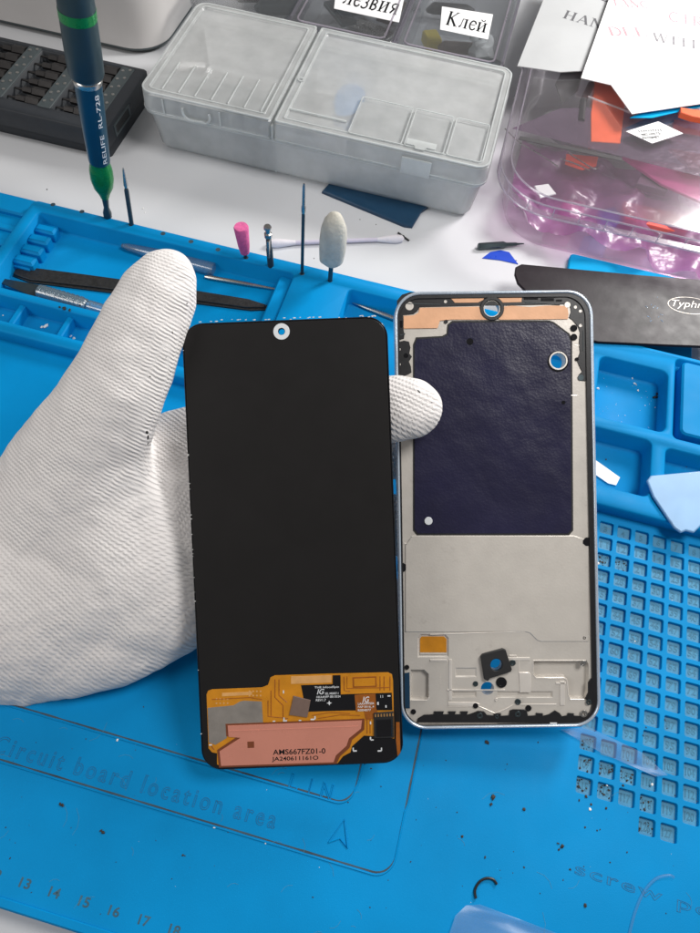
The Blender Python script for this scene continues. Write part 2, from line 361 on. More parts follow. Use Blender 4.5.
def serif(s, w, h, z=.004):
    bm = NB(); x = 0; zz = [0]
    def seg(a, b, wd):
        a = Vector(a); b = Vector(b); d = (b-a)
        if d.length < 1e-5: return
        d.normalize(); n = Vector((-d.y, d.x))*wd/2; zz[0] += 1
        o = z + .00004*zz[0]
        bm.faces.new([bm.verts.new((p.x, p.y, o)) for p in (a-n, b-n, b+n, a+n)])
    for ch in s:
        wid, st, ser, bars = SER[ch]
        for t in st:
            if t[0] == 'arc':
                _, cx, cy, rx, ry, a0, a1, wd = t; k = 14
                for i in range(k):
                    A = math.radians(a0+(a1-a0)*i/k); B = math.radians(a0+(a1-a0)*(i+1.15)/k)
                    seg((x+cx+rx*math.cos(A), cy+ry*math.sin(A)), (x+cx+rx*math.cos(B), cy+ry*math.sin(B)), wd)
            else: seg((x+t[0], t[1]), (x+t[2], t[3]), t[4])
        hh = 1 if ch.isupper() else .66
        for sx in ser:
            for yy in (.02, hh-.02): seg((x+sx-.13, yy), (x+sx+.13, yy), .045)
        for b in bars: seg((x+b[0], b[1]), (x+b[2], b[3]), .045)
        x += wid+.04
    for v in bm.verts: v.co.x *= w/x; v.co.y *= h
    return bm
TZ = -.9                                        # table top height; the mat's top face is z = 0
# ---------------------------------------------------------------- the table
b = NB(); slab(b, rr(-75,-45,45,70,2), TZ-2.5, TZ, ch=.2); weld(b)
tag(obj('table', b, 'table'), kind='structure')
# ---------------------------------------------------------------- silicone repair mat
matt = root('repair_mat', 'large blue silicone repair mat with tool trays and numbered grid', 'work mat', (-13,-5,TZ))
GX, GY = .8, .8*.9787353
cells = [(c, r) for r in range(15) for c in range(8)] + [(3,15),(4,15)]
b = NB()
pk = []
for c, r in cells:
    x = c*GX; y = -r*GY; pk.append((rr(x-.60, y-.585, x, y, .07, 3), -.15))
ob = rr(-38.5,-20.15,11.6,10.28,.5)
# lay the top as a strip-wise sheet round the grid field so that the tessellation stays clean
gx0, gy0, gx1, gy1 = -.95, -13.0, 6.1, .40
field = [(gx0,gy0),(gx1,gy0),(gx1,gy1),(gx0,gy1)]
top = inset(ob, .12)
TH = [[(-32.6,2.2),(-8.3,2.2),(-8.3,9.9),(-32.6,9.9)], [(-7.6,.9),(6.4,.9),(6.4,9.9),(-7.6,9.9)]]
sheet(b, top, [field]+TH, 0); wall(b, ob, -.12, top, 0); wall(b, ob, TZ, ob, -.12)
sheet(b, field, [inset(ccw(h), -.02) for h, _ in pk], 0)
for h, fz in pk:
    h = ccw(h); b2 = inset(h, .02)
    wall(b, inset(h, -.02), 0, h, -.02); wall(b, h, -.02, b2, fz)
    sheet(b, b2, (), fz, 1)
weld(b)
obj('mat_base', b, ['blue','bluecell'], matt, angle=25)
b = NB(); slab(b, rr(-38.3,-20.1,11.4,-19.82,.1), .001, .07, ch=.03); weld(b); obj('mat_lip', b, 'blue', matt)
# tool tray along the back
yA = at(0,286,.7).y; yB = at(0,294,.7).y; yC = at(0,319,.7).y; yD = at(0,328,.7).y
HZ = .7
tt = NB()
pk = [(rr(-32.3, yA, -17.9, 9.42, .25), -.38)]
xs = [-38.2+2.62*i for i in range(12)]
xd = at(21,305,.4).x; xs = [xd+2.55*(i-1) for i in range(9)]
pk.append((rr(-32.3, yC, -11, yB, .2), -.3))
pk.append((rr(-14.9, yA+.2, -8.7, 9.3, .25), -.38))
pockets(tt, rr(-32.95, yD-.15, -8.02, 10.22, .35), pk, -.02, HZ, ch=.07); weld(tt)
obj('tool_tray', tt, 'blue', matt, angle=50)
for x in xs[1:]:
    b = NB(); slab(b, rr(x-.16, yC-.02, x+.16, yB+.02, .05), -.32, .34, ch=.06); weld(b); obj('tray_divider', b, 'blue', matt)
b = NB()
for i in range(4):                               # notched tool rest at the left end
    y = 6.1+i*.80; slab(b, rr(-32.3, y, -31.15, y+.58, .1), -.4, .28, ch=.12)
slab(b, rr(-32.28, 6.0, -31.35, 9.38, .05), -.4, -.02, ch=.05)
weld(b); obj('tool_rest', b, 'blue', matt)
b = NB()
for y0, y1, z in ((5.2,9.42,.32),(5.0,8.7,.02),(4.8,8.0,-.16)):
    slab(b, rr(-18.2+(.32-z)*.9-.5, y0, -15.2, y1, .12), -.4, z, ch=.08)
weld(b); obj('tool_rest', b, 'blue', matt)
# parts tray on the right
pt = NB()
pk = [(rr(-1.60, 5.18, 1.84, 8.95, .38), -.35), (rr(-3.4, 1.42, 1.22, 4.52, .32), -.35), (rr(1.90, 1.42, 5.6, 4.35, .3), -.35), (rr(2.20, 5.02, 9.4, 9.95, .25), .15), (rr(-6.9, 5.18, -2.1, 8.95, .38), -.35)]
pockets(pt, rr(-7.98, .42, 11.3, 10.24, .3), pk, -.02, HZ, ch=.07); weld(pt)
obj('parts_tray', pt, 'blue', matt, angle=50)
b = NB(); slab(b, rr(2.48, 5.26, 9.1, 9.75, .3), .12, .86, ch=.09); weld(b); obj('raised_platform', b, 'blue', matt)
# lower ledge with ridges at the far left corner
b = NB()
slab(b, rr(-38.4, 9.3, -32.97, 10.6, .3), -.3, .28, ch=.1)
slab(b, rr(-38.4, 8.1, -32.97, 8.5, .1), -.02, .2, ch=.06)
slab(b, rr(-38.4, 7.0, -32.97, 7.4, .1), -.02, .2, ch=.06)
weld(b); obj('side_ledge', b, 'blue', matt)
# holes along the back rim (flat discs, the shade inside painted dark)
HOLES = [(53,204),(82,211),(163,233),(191,241),(218,249),(107,216),(131,224),(246,257),(271,265),(302,273),(330,280)]
for k, (hx, hy) in enumerate(HOLES):
    p = at(hx, hy, HZ); b = NB()
    wall(b, circ(p.x, p.y, .13), HZ+.004, circ(p.x, p.y, .12), HZ+.001)
    sheet(b, circ(p.x, p.y, .12), (), HZ+.002)
    obj('pin_hole', b, 'groove', matt)
# the two outlines of the board area: dirt-filled groove beside a low ridge
def outline_groove(P, w=.05):
    b = NB(); P = smooth_curve([Vector((p[0], p[1], 0)) for p in P], 5) if False else [Vector((p[0], p[1], 0)) for p in P]
    for a, c in zip(P, P[1:]):
        pass
    L, Rr = [], []
    for i, p in enumerate(P):
        d = (P[min(i+1, len(P)-1)]-P[max(i-1, 0)]).normalized(); n = Vector((-d.y, d.x, 0))
        ww = w*(.75+.5*noise.noise(p*1.7))
        L.append(b.verts.new(p+n*ww+Vector((0,0,.004)))); Rr.append(b.verts.new(p-n*ww+Vector((0,0,.004))))
    for i in range(len(P)-1): b.faces.new((L[i], L[i+1], Rr[i+1], Rr[i]))
    return b
def densify(P, s=.3):
    out = []
    for a, c in zip(P, P[1:]):
        a = Vector(a); c = Vector(c); k = max(1, int((c-a).length/s))
        out += [a+(c-a)*i/k for i in range(k)]
    return out+[Vector(P[-1])]
def corner_path(x0, y, x1, ytop, r):
    P = [(x0, y), (x1-r, y)] + [(x1-r+r*math.sin(t*PI/16), y+r-r*math.cos(t*PI/16)) for t in range(1, 9)] + [(x1, ytop)]
    return densify(P)
xo = at(409,790,0).x
PO = corner_path(-34, -15.97, xo, -3, .7); PI_ = corner_path(-34, -14.12, at(357,780,0).x, -3, .6)
for P in (PO, PI_):
    obj('area_outline', outline_groove(P, .038), 'groove', matt)
    b = NB(); tube(b, [(p[0]+(.07 if i > len(P)-40 and P[i][1] > -13.5 else 0), p[1]-.08, .0) for i, p in enumerate(P)], .035, 6); obj('area_ridge', b, 'blue', matt)
# embossed words
def words(s, p0, p1, h, name, m, outline=.012, space=1.0, z=.004):
    a = at(*p0, 0); c = at(*p1, 0); w = (c-a).length
    bm = text(s, w, h, outline=outline, space=space)
    obj(name, bm, m, matt, M=frame((a.x, a.y, z), c-a))
words('Circuit board location area', (-8,752), (274,829), .62, 'embossed_words', 'emboss', .014, 1.35)
words('screw position', (574,877), (800,952), .48, 'embossed_words', 'emboss', .017, 1.15)
rest = NB(); seen = 0
for c, r in sorted(cells, key=lambda q: (q[0] > 6, -q[1])):
    n = 3+8*r+c; t = text(str(n), .36 if n > 9 else .16, .30, outline=.022)
    MM = Matrix.Translation((c*GX-.48+(0 if n > 9 else .1), -r*GY-.44, -.148))
    if seen < 98: obj('cell_number', t, 'digit', matt, M=MM); seen += 1
    else: join(rest, t, MM)
obj('cell_numbers', rest, 'digit', matt)['kind'] = 'stuff'
for n in range(10, 32):
    x = at(24,886,0).x+1.063*(n-13)
    obj('ruler_number', text(str(n), .38, .30, ext=.002, bold=.02), 'ink', matt, M=Matrix.Translation((x-.19, -19.42, .004)))
a = at(338,845,0)
b = NB(); tube(b, [(a.x-.35, a.y, .01), (a.x, a.y+.85, .01), (a.x+.35, a.y, .01), (a.x, a.y+.22, .01), (a.x-.35, a.y, .01)], .03, 6)
obj('arrow_mark', b, 'blue', matt)
a = at(330,800,0)
for i, ch in enumerate('LIN'): obj('embossed_letter', text(ch, [.35,.06,.42][i], .55, outline=.03), 'blue', matt, M=Matrix.Translation((a.x-1.6+[0,.75,1.2][i], a.y, .004)))
# ---------------------------------------------------------------- debris lying on the mat and table
def chips(name, spots, m, label, cat, smin=.04, smax=.1, flatn=.4):
    b = NB()
    for p, s in spots:
        k = random.uniform(0, PI); el = random.uniform(.35, 1)
        mm = Matrix.Translation(Vector(p)+Vector((0,0,s*flatn*.6))) @ Matrix.Rotation(k, 4, 'Z') @ Matrix.Diagonal((s, s*el, s*flatn, 1))
        r = bmesh.ops.create_icosphere(b, subdivisions=1, radius=1, matrix=mm)
        for v in r['verts']: v.co += Vector((random.uniform(-1,1), random.uniform(-1,1), 0))*s*.28
    return tag(obj(name, b, m, smooth=False), label, cat, kind='stuff')
big = [(143,1),(493,799,.17,.10)]
S = []
for x, y, s in [(493,797,.14),(491,804,.10),(524,809,.10),(487,742,.13),(562,846,.13),(558,843,.08),(559,849,.07),(538,742,.05),(462,836,.07),(485,857,.07),(585,905,.10),(570,869,.06),(524,867,.05),(61,804,.11),(63,805,.10),(103,832,.10),(101,830,.08),(183,855,.06),(666,913,.04),(381,786,.05),(372,748,.05),(627,852,.05),(446,760,.04),(540,893,.04),(610,862,.05),(457,812,.04),(500,870,.03),(10,858,.05),(348,802,.04),(228,832,.03),(313,897,.05),(370,907,.04),(597,830,.05),(600,829,.05),(563,880,.03),(680,700,.05),(655,760,.04),(579,800,.07),(586,796,.09),(591,804,.06),(606,808,.07),(623,785,.07),(628,760,.05),(585,827,.05),(675,795,.05),(665,720,.07),(667,728,.05),(643,735,.06),(646,727,.05),(371,768,.05),(371,840,.03),(365,763,.07)]:
    S.append((at(x, y, 0), s*.72))
for i in range(120):
    x, y = random.uniform(-24,7), random.uniform(-19.5,-9); S.append(((x, y, 0), random.uniform(.010,.028)))
for c, r in [(0,12),(0,13),(0,14),(1,14),(2,13),(3,15),(3,14),(1,13),(0,2),(1,2)]:
    for i in range(12):
        S.append(((c*GX-random.uniform(.05,.55), -r*GY-random.uniform(.05,.53), -.148), random.uniform(.015,.06)))
chips('debris', S, 'crumb', 'dark brown crumbs and specks of dirt scattered over the blue mat', 'debris')
S = []
for x, y, s in [(117.5,739.5,.055),(214.5,827,.055),(265.5,842.5,.04),(652,784,.06),(607,785,.04),(590,809,.06),(672,600,.035),(598,563,.07),(635,641,.03)]: S.append((at(x, y, 0), s))
for i in range(30): S.append(((random.uniform(-24,7), random.uniform(-19,-9), 0), random.uniform(.008,.016)))
for x, y, s in [(635,384,.13),(632,378,.09),(638,390,.06),(645,405,.03),(625,415,.03),(655,407,.04),(640,410,.02),(598,388,.08)]: S.append((at(x, y, -.35), s))
for x, y, s in [(46,326,.16),(42,327,.1),(70,331,.10),(71,336,.11),(74,338,.09),(3,315,.05)]: S.append((at(x, y, -.3), s))
for x, y, s in [(143,208,.07),(145,212,.05),(330,262,.05),(0,190,.04)]: S.append((at(x, y, TZ), s))
for i in range(25): S.append(((random.uniform(-1.2,1.5), random.uniform(5.6,8.5), -.35), random.uniform(.01,.02)))
chips('white_crumbs', S, 'whitecrumb', 'tiny white flakes scattered on the mat, in its trays and cells', 'debris')
S = []
for x, y, s in [(376,224,.05),(360,219,.04),(314,258,.04),(404,235,.04),(602,234,.10),(0,207,.12),(47,189,.05),(1,204,.1),(516,260,.05),(570,231,.04)]: S.append((at(x, y, TZ), s))
for x, y, s in [(655,397,.16),(657,394,.12),(606,459,.05),(685,462,.09),(686,466,.07),(663,472,.12)]: S.append((at(x, y, -.35), s))
for x, y, s in [(80,305,.05),(64,308,.14),(60,307,.10),(70,310,.1)]: S.append((at(x, y, HZ), s))
chips('black_crumbs', S, 'blackmat', 'black shavings on the white table and in the mat trays', 'debris')
b = NB(); P = [at(x, y, .05) for x, y in ((476,898),(475,890),(479,882),(486,878),(493,879),(497,884))]
tube(b, smooth_curve(P, 5), .045, 8); tag(obj('wire_scrap', b, 'black'), 'short curved black wire scrap on the blue mat below the metal frame', 'wire')
random.seed(21); b = NB()
for i in range(46):
    x, y = random.uniform(-23, 6), random.uniform(-19.3, -13.5 if i % 3 else -9); a = random.uniform(0, PI); L_ = random.uniform(.15, .9)
    P = [(x+math.cos(a+.25*k)*L_*k/3, y+math.sin(a+.25*k)*L_*k/3, .002) for k in range(4)]; tube(b, P, .007, 4)
obj('scuffs', b, 'bluecell', matt)['kind'] = 'stuff'
# ---------------------------------------------------------------- clear film scraps on the mat
def filmpiece(name, pxs, label, z=.02, th=.02, curl=.25, m='film', cat='film scrap'):
    P = [(at(x, y, z).x, at(x, y, z).y) for x, y in pxs]
    b = NB(); slab(b, P, z, z+th); weld(b)
    bmesh.ops.subdivide_edges(b, edges=b.edges, cuts=3, use_grid_fill=True)
    for v in b.verts: v.co.z += abs(noise.noise(v.co*.5))*curl
    return tag(obj(name, b, m, angle=60), label, cat)
filmpiece('film_scrap', [(449,933),(455,915),(466,905),(480,904),(560,934),(590,960),(470,980),(440,960)], 'clear curled film scrap at the bottom edge under the curved wire')
filmpiece('film_scrap', [(560,729),(586,727),(640,752),(667,775),(655,776),(600,752)], 'long narrow clear film strip crossing the numbered grid beside the metal frame')
0 and filmpiece('film_scrap', [(180,768),(225,772),(350,800),(340,812),(300,806),(215,782)], 'thin clear film strip beneath the lower corner of the display panel', curl=.1)
b = NB(); P = [at(x, y, .03) for x, y in ((628,940),(634,915),(643,893),(655,879),(668,875),(674,877))]
tube(b, smooth_curve(P, 6), [.03]*30+[.03] if False else .05, 8)
tag(obj('film_arc', b, 'film'), 'curved clear plastic thread arching over the word screw position', 'film scrap')
# ---------------------------------------------------------------- items in the trays
b = NB(); slab(b, [tuple(at(x, y, -.3).xy) for x, y in ((590,456),(599,462),(620,477),(616,485),(608,483),(586,468))], -.33, -.28, ch=.01); weld(b)
tag(obj('white_strip', b, 'paper'), 'small white plastic strip lying in the tray compartment beside the metal frame', 'strip')
# pale blue triangular opening pick
zt = .74
P = [tuple(at(x, y, zt).xy) for x, y in ((646,481),(650,476),(661,475),(715,470),(720,505),(697,529),(693,533),(685,531),(680,533),(673,528),(652,497))]
b = NB(); slab(b, P, zt, zt+.13, ch=.05); weld(b)
tag(obj('opening_pick', b, 'paleblue', bevel=.02), 'pale blue plastic opening pick with chipped edge lying across the right tray', 'pick')
# carbon black tweezers in the long tray
tw = root('tweezers', 'black carbon fibre flat tweezers lying in the long back tray', 'tweezers', tuple(at(140,285,-.38)))
def strip_between(p0, p1, w0, w1, z0, z1, n=14, curve=0.0):
    a = Vector(p0); c = Vector(p1); d = (c-a).normalized(); nrm = Vector((-d.y, d.x)); L, Q = [], []
    for i in range(n+1):
        t = i/n; e = min(1, t/.03+.4, (1-t)/.05+.35); w = (w0+(w1-w0)*t)*e; p = a+(c-a)*t+nrm*curve*math.sin(PI*t)
        L.append(tuple(p+nrm*w/2)); Q.append(tuple(p-nrm*w/2))
    return L+list(reversed(Q))
p0 = at(14,272,-.25); p1 = at(270,307,-.25)
b = NB(); slab(b, strip_between(p0.xy, p1.xy, .95, .62, 0, 0), -.38, -.26, ch=.02); weld(b); obj('lower_arm', b, 'carbon', tw)
b = NB(); slab(b, strip_between((p0+(p1-p0)*.004).xy, (p1-(p1-p0)*.02).xy, .86, .55, 0, 0, curve=.1), -.25, -.14, ch=.03); weld(b); obj('upper_arm', b, 'carbon', tw)
# craft knife
kn = root('craft_knife', 'craft knife with grey blade and clear ribbed plastic collar in the tray', 'knife', tuple(at(60,290,-.2)))
a = at(38,291,-.1); c = at(170,330,-.1); d = (c-a).normalized()
b = NB(); slab(b, [tuple(p) for p in ((a-d*3.2).xy, (a-d*.2+Vector((.1,.42,0))).xy, (a+d*.1+Vector((.1,.33,0))).xy, (a+d*.1-Vector((.1,.33,0))).xy, (a-d*.2-Vector((.1,.36,0))).xy)], -.14, -.08); weld(b); obj('blade', b, 'steeldark', kn)
b = NB(); tube(b, [a, a+d*.12, a+d*2.7, a+d*2.78], [.28,.40,.36,.30], 16); obj('collar', b, 'tube', kn)
b = NB()
for i in range(9): tube(b, [a+d*(.3+.26*i), a+d*(.36+.26*i)], .41, 16)
obj('grip_ring', b, 'tube', kn)
b = NB(); tube(b, [a+d*.1, a+d*2.7], .2, 12); obj('core', b, 'steel', kn)
b = NB(); tube(b, [a+d*2.8, a+d*2.9, c+d*3], [.26,.34,.34], 16); obj('handle', b, 'tube', kn)
# clear pipette tube
a = at(122,245,-.15); c = at(214,269,-.15); d = (c-a).normalized()
b = NB(); tube(b, [a, a+d*.35, a+d*2.0, c], [.10,.19,.33,.36], 14)
tag(obj('plastic_tube', b, 'tube'), 'tapered clear plastic tube at the back wall of the long tray', 'tube')
# needles
a = at(205,276,-.25); c = at(284,290,-.25)
b = NB(); d = c-a; tube(b, [a, a+d*.05, a+d*.5, a+d*.9, c], [.07,.12,.11,.05,.01], 10)
tag(obj('steel_probe', b, 'steel'), 'thin steel probe in the long tray between the tweezers and the tube', 'probe', None)
a = at(352,302,-.25); c = at(405,322,-.25); d = c-a
b = NB(); tube(b, [a, a+d*.3, a+d*.6, c], [.02,.09,.13,.13], 10)
tag(obj('steel_probe', b, 'steel'), 'pointed steel probe in the short tray at the corner of the metal frame', 'probe')
# ---------------------------------------------------------------- rotary bits standing in the back rim
def hole(i): return at(*HOLES[i], HZ)
h = hole(6); top = aty(123,167,10.3)
t = root('rotary_burr', 'thin dark steel burr with pointed tip beside the screwdriver', 'rotary bit', (h.x, h.y, .3))
b = NB(); d = (top-Vector((h.x, h.y, .3))); o = Vector((h.x, h.y, .3)); L_ = d.length
tube(b, [o, o+d*.66, o+d*.70], [.12,.12,.07], 14); obj('shank', b, 'steeldark', t)
b = NB(); tube(b, [o+d*.70, o+d*.74, o+d*.80, o+d*.97, top], [.07,.11,.09,.05,.01], 12); obj('tip', b, 'steel', t)
h = hole(7); o = Vector((h.x, h.y, .3)); ax = Vector((-.05,.0,1)).normalized()
t = root('rotary_stone', 'small pink tapered grinding stone on a steel pin in the mat rim', 'rotary bit', tuple(o))
b = NB(); tube(b, [o, o+ax*.9], .09, 12); obj('shank', b, 'steeldark', t)
b = NB(); tube(b, [o+ax*.72, o+ax*.76, o+ax*1.2, o+ax*2.4, o+ax*2.48], [.13,.24,.30,.38,.34], 20); obj('stone', b, 'pinkstone', t)
h = hole(8); o = Vector((h.x, h.y, .3)); ax = Vector((-.05,.05,1)).normalized()
t = root('rotary_mandrel', 'stepped green steel mandrel with screw head between pink stone and rod', 'rotary bit', tuple(o))
b = NB(); tube(b, [o, o+ax*1.5, o+ax*1.55, o+ax*2.2], [.17,.17,.14,.14], 14); obj('shank', b, 'steeldark', t)
b = NB(); tube(b, [o+ax*2.2, o+ax*2.25, o+ax*2.45, o+ax*2.5, o+ax*2.7, o+ax*2.75], [.14,.2,.2,.13,.13,.19], 14); tube(b, [o+ax*2.75, o+ax*2.85, o+ax*2.92], [.2,.2,.16], 14); obj('screw_head', b, 'steel', t)
b = NB(); bx(b, -.05,-.14,0,.05,.14,1.1); obj('slot', b, 'steel', t, M=Matrix.Translation(o+ax*1.1+Vector((.02,-.12,0))))
h = hole(9); o = Vector((h.x, h.y, .3)); top = aty(304,183,9.7); d = top-o
t = root('rotary_rod', 'tall slim steel rod with bright tip left of the felt bob', 'rotary bit', tuple(o))
b = NB(); tube(b, [o, o+d*.72], .085, 12); obj('shank', b, 'steeldark', t)
b = NB(); tube(b, [o+d*.72, o+d*.74, o+d*.78, o+d*.8, o+d*.97, top], [.085,.11,.11,.08,.07,.04], 12); obj('tip', b, 'steel', t)
h = hole(10); o = Vector((h.x, h.y, .3)); top = aty(335,212,9.6); d = top-o
t = root('rotary_felt_bob', 'off white bullet shaped felt bob on a steel pin', 'rotary bit', tuple(o))
b = NB(); tube(b, [o, o+d*.5], .12, 14); obj('shank', b, 'steeldark', t)
fb = .36; rads = [(.0,.15),(.02,.42),(.06,.52),(.25,.56),(.5,.56),(.7,.52),(.84,.42),(.93,.28),(.98,.14),(1,.02)]
b = NB(); tube(b, [o+d*(fb+(1-fb)*u) for u, _ in rads], [r*1.18 for _, r in rads], 24)
for v in b.verts: v.co += v.normal*0+Vector((1,1,1))*noise.noise(v.co*2.2)*.035
obj('felt_head', b, 'felt', t)
# ---------------------------------------------------------------- precision screwdriver
h = hole(5); o = Vector((h.x, h.y, .35)); topp = aty(75.5,0,10.45); ad = (topp-o).normalized()
sd = root('screwdriver', 'tall teal precision screwdriver with green collar standing tip down in the mat rim', 'screwdriver', tuple(o))
def t_py(py):
    lo, hi = 0, 40
    for _ in range(40):
        mid = (lo+hi)/2
        if pj(o+ad*mid)[1] > py: lo = mid
        else: hi = mid
    return lo
def prof(pts): # (py, rpx)
    P, Rr = [], []
    for py, r in pts:
        t = t_py(py); p = o+ad*t; k = -(R @ (p-CAM)).z
        P.append(p); Rr.append(r*k/700)
    return P, Rr
b = NB(); tube(b, *prof([(218,2.5),(216,4),(212,4.2),(207,2.6),(200,3.2),(188,4.4)]), 16); obj('shaft', b, 'steeldark', sd)
b = NB(); tube(b, *prof([(197,4),(192,6),(186,9.5),(178,11.3),(170,11.3),(166,10.6),(163.5,9.8),(162.5,9.9),(160,9.2),(158,9)]), 32); obj('collar', b, 'green', sd)
b = NB(); tube(b, *prof([(162,8),(160,10.3),(158,10.6),(120,12.2),(82,13.6)]), 32); obj('barrel', b, 'teal', sd)
b = NB(); tube(b, *prof([(82,13.9),(80,14.4),(77.5,14.4),(76.5,13.6),(74,14.4)]), 32); obj('ring', b, 'steel', sd)
b = NB(); tube(b, *prof([(76,13),(74,16.4),(71,17.6),(45,18.2),(17,18.4)]), 32); obj('grip', b, 'tealgrey', sd)
b = NB(); tube(b, *prof([(17,18.7),(7,18.8)]), 32); obj('green_band', b, 'green', sd)
b = NB(); tube(b, *prof([(7,18.5),(-10,18.2),(-18,17),(-22,14),(-24,13.6),(-40,14),(-60,13),(-64,8)]), 32); obj('end_cap', b, 'tealgrey', sd)
# lettering wrapped round the barrel
side = ad.cross(CAM-(o+ad*5)).normalized(); fwd = side.cross(ad).normalized()
if fwd.dot(CAM-o) < 0: fwd = -fwd
b = NB()
t0 = t_py(157); t1 = t_py(87)
tx = text('RELIFE  RL-728', t1-t0, .21, ext=.002)
for v in tx.verts:
    t = t0+v.co.x; f = (t-t0)/(t1-t0); rpx = 10.7+2.9*f
    k = -(R @ (o+ad*t-CAM)).z; r_ = rpx*k/700+.004+v.co.z
    ang = math.radians(30)-(v.co.y-.1)/r_
    v.co = o+ad*t + (side*math.sin(ang)*(-1 if side.dot(RT @ Vector((1,0,0))) < 0 else 1)+fwd*math.cos(ang))*r_
join(b, tx); obj('lettering', b, 'lens', sd)
# ---------------------------------------------------------------- small things on the table
a = at(268,243,TZ+.2); c = at(404,238,TZ+.2); d = c-a
t = root('cotton_swab', 'cotton swab lying on the white table behind the standing bits', 'cotton swab', tuple(a+d*.5-Vector((0,0,.2))))
b = NB(); tube(b, [a+d*.08, a+d*.92], .12, 10); obj('stem', b, 'lilac', t)
for s in (0, 1):
    e = a if s == 0 else c; dd = d if s == 0 else -d
    b = NB(); tube(b, [e, e+dd*.015, e+dd*.06, e+dd*.13, e+dd*.2], [.06,.2,.26,.2,.12], 14); obj('cotton_tip', b, 'cotton', t)
a = at(478,246,TZ+.2); c = at(524,243,TZ+.2); d = c-a
b = NB(); tube(b, [a, a+d*.03, a+d*.55, a+d*.62, a+d*.82, a+d*.86, c], [.16,.2,.2,.12,.1,.06,.03], 6)
tag(obj('screwdriver_bit', b, 'steeldark'), 'loose hexagonal screwdriver bit on the white table by the clear tub', 'bit')
b = NB(); slab(b, [tuple(at(x, y, TZ).xy) for x, y in ((482,258),(490,252),(500,250),(509,252),(518,264),(500,260))], TZ+.004, TZ+.05, ch=.01); weld(b)
tag(obj('blue_flake', b, 'flake'), 'torn dark blue film flake next to the loose bit', 'film scrap')
b = NB(); a = at(398,232,TZ+.06); c = at(409,240,TZ+.06); tube(b, [a, c], .05, 6)
tag(obj('wire_scrap', b, 'black'), 'tiny straight black wire scrap touching the cotton swab tip', 'wire')
b = NB(); p = at(697,240,TZ+.4); tube(b, [p-Vector((.4,0,.3)), p+Vector((.0,0,-.1)), p+Vector((.7,.1,0))], [.3,.42,.35], 10)
tag(obj('metal_nut', b, 'steeldark'), 'small dark metal nut at the right edge in front of the pink tub', 'nut')
b = NB(); slab(b, [tuple(at(x, y, TZ).xy) for x, y in ((322,193),(332,182),(428,208),(421,213),(412,228),(404,227))], TZ+.003, TZ+.22, ch=.05); weld(b)
tag(obj('blue_tray', b, 'navy'), 'dark navy plastic tray peeking from under the organizer box', 'tray')
# bright blue pad and black blade on the right
b = NB(); slab(b, rr(-3.55, 11.2, 3.6, 17.15, .25), TZ+.003, TZ+.35, ch=.05); weld(b)
tag(obj('blue_pad', b, 'pad'), 'bright blue flat pad on the table under the black pry bar', 'pad')
zs = .74
bl = root('pry_bar', 'wide worn black pry bar with an oval emblem, resting on the tray rim', 'pry bar', tuple(at(600,310,zs)))
P = [tuple(at(x, y, zs).xy) for x, y in ((524,291),(517,284),(514,275),(515,268),(521,265),(640,276),(730,283),(745,352),(700,347.5),(660,346),(597,343),(560,334))]
b = NB(); slab(b, P, zs, zs+.14, ch=.04); weld(b); obj('blade', b, 'spudger', bl, bevel=.01)
za = zs+.145; a = at(690,305,za); a1 = at(720,307,za)
MF = frame(a, a1-a)
b = NB(); E1 = circ(0,0,1.2,40,.5); E2 = circ(0,0,1.175,40,.485)
slab(b, E1, 0, .006, holes=[E2]); weld(b); obj('emblem_ring', b, 'silver', bl, M=MF)
b = text('Typhn', 1.7, .62, ext=.003, shear=.45, bold=-.008); obj('emblem_script', b, 'silver', bl, M=MF @ Matrix.Translation((-.95,-.28,.002)))
b = NB(); a = at(648,300,za)
for i in range(16):
    p = at(646+random.uniform(0,18), 296+random.uniform(0,24), za); q = p+Vector((random.uniform(-.12,.12), random.uniform(-.12,.12), 0)); tube(b, [p, q], .012, 5)
obj('scratches', b, 'paleblue', bl)
# ---------------------------------------------------------------- milky organizer box
og = root('organizer_box', 'milky translucent plastic organizer box with two lids and compartments', 'storage box', (-19.5,23.6,TZ))
X0, X1, Y0, Y1 = -29.75, -9.3, 17.75, 27.6; ZR = 1.9
ZB = TZ+.05
def loft(bm, rings):
    for (A, za), (B, zb) in zip(rings, rings[1:]): wall(bm, A, za, B, zb)
def ringr(i, r): return rr(X0+i, Y0+i, X1-i, Y1-i, r, 6)
b = NB()
loft(b, [(ringr(.62,.55), ZB+.12), (ringr(.48,.7), ZB+.35), (ringr(.2,.8), ZR-.1)])
wall(b, ringr(.62,.55), ZB+.12, ringr(.78,.45), ZB); sheet(b, ringr(.78,.45), (), ZB)
loft(b, [(ringr(.42,.6), ZR-.1), (ringr(.6,.55), ZB+.3), (ringr(.8,.4), ZB+.16)]); sheet(b, ringr(.8,.4), (), ZB+.16)
weld(b); obj('tray_body', b, 'milky', og)
b = NB(); slab(b, ringr(.0,.9), ZR-.12, ZR+.0, holes=[ringr(.3,.7)], ch=.03); weld(b); obj('tray_rim', b, 'milkyedge', og)
b = NB()                                         # internal dividers
def dv(x0, y0, x1, y1, z0=ZB+.2, z1=ZR-.05):
    slab(b, [(x0,y0),(x1,y0),(x1,y1),(x0,y1)], z0, z1)
XS = -21.75                                      # split between the two lids
dv(XS-.05, Y0+.5, XS+.05, Y1-.5)
for i in range(7): dv(X0+1.2+i*.98, Y0+.8, X0+1.26+i*.98, Y0+3.2, z1=ZR+.8)
dv(X0+.6, Y0+3.2, XS-.4, Y0+3.27, z1=ZR+.6)
dv(-17.5, Y0+3.9, X1-.6, Y0+3.98, z1=ZR+.8)
for x in (-17.5,-14.3,-11.9): dv(x, Y0+.6, x+.07, Y0+3.9, z1=ZR+.8)
weld(b); obj('divider', b, 'milkyedge', og)
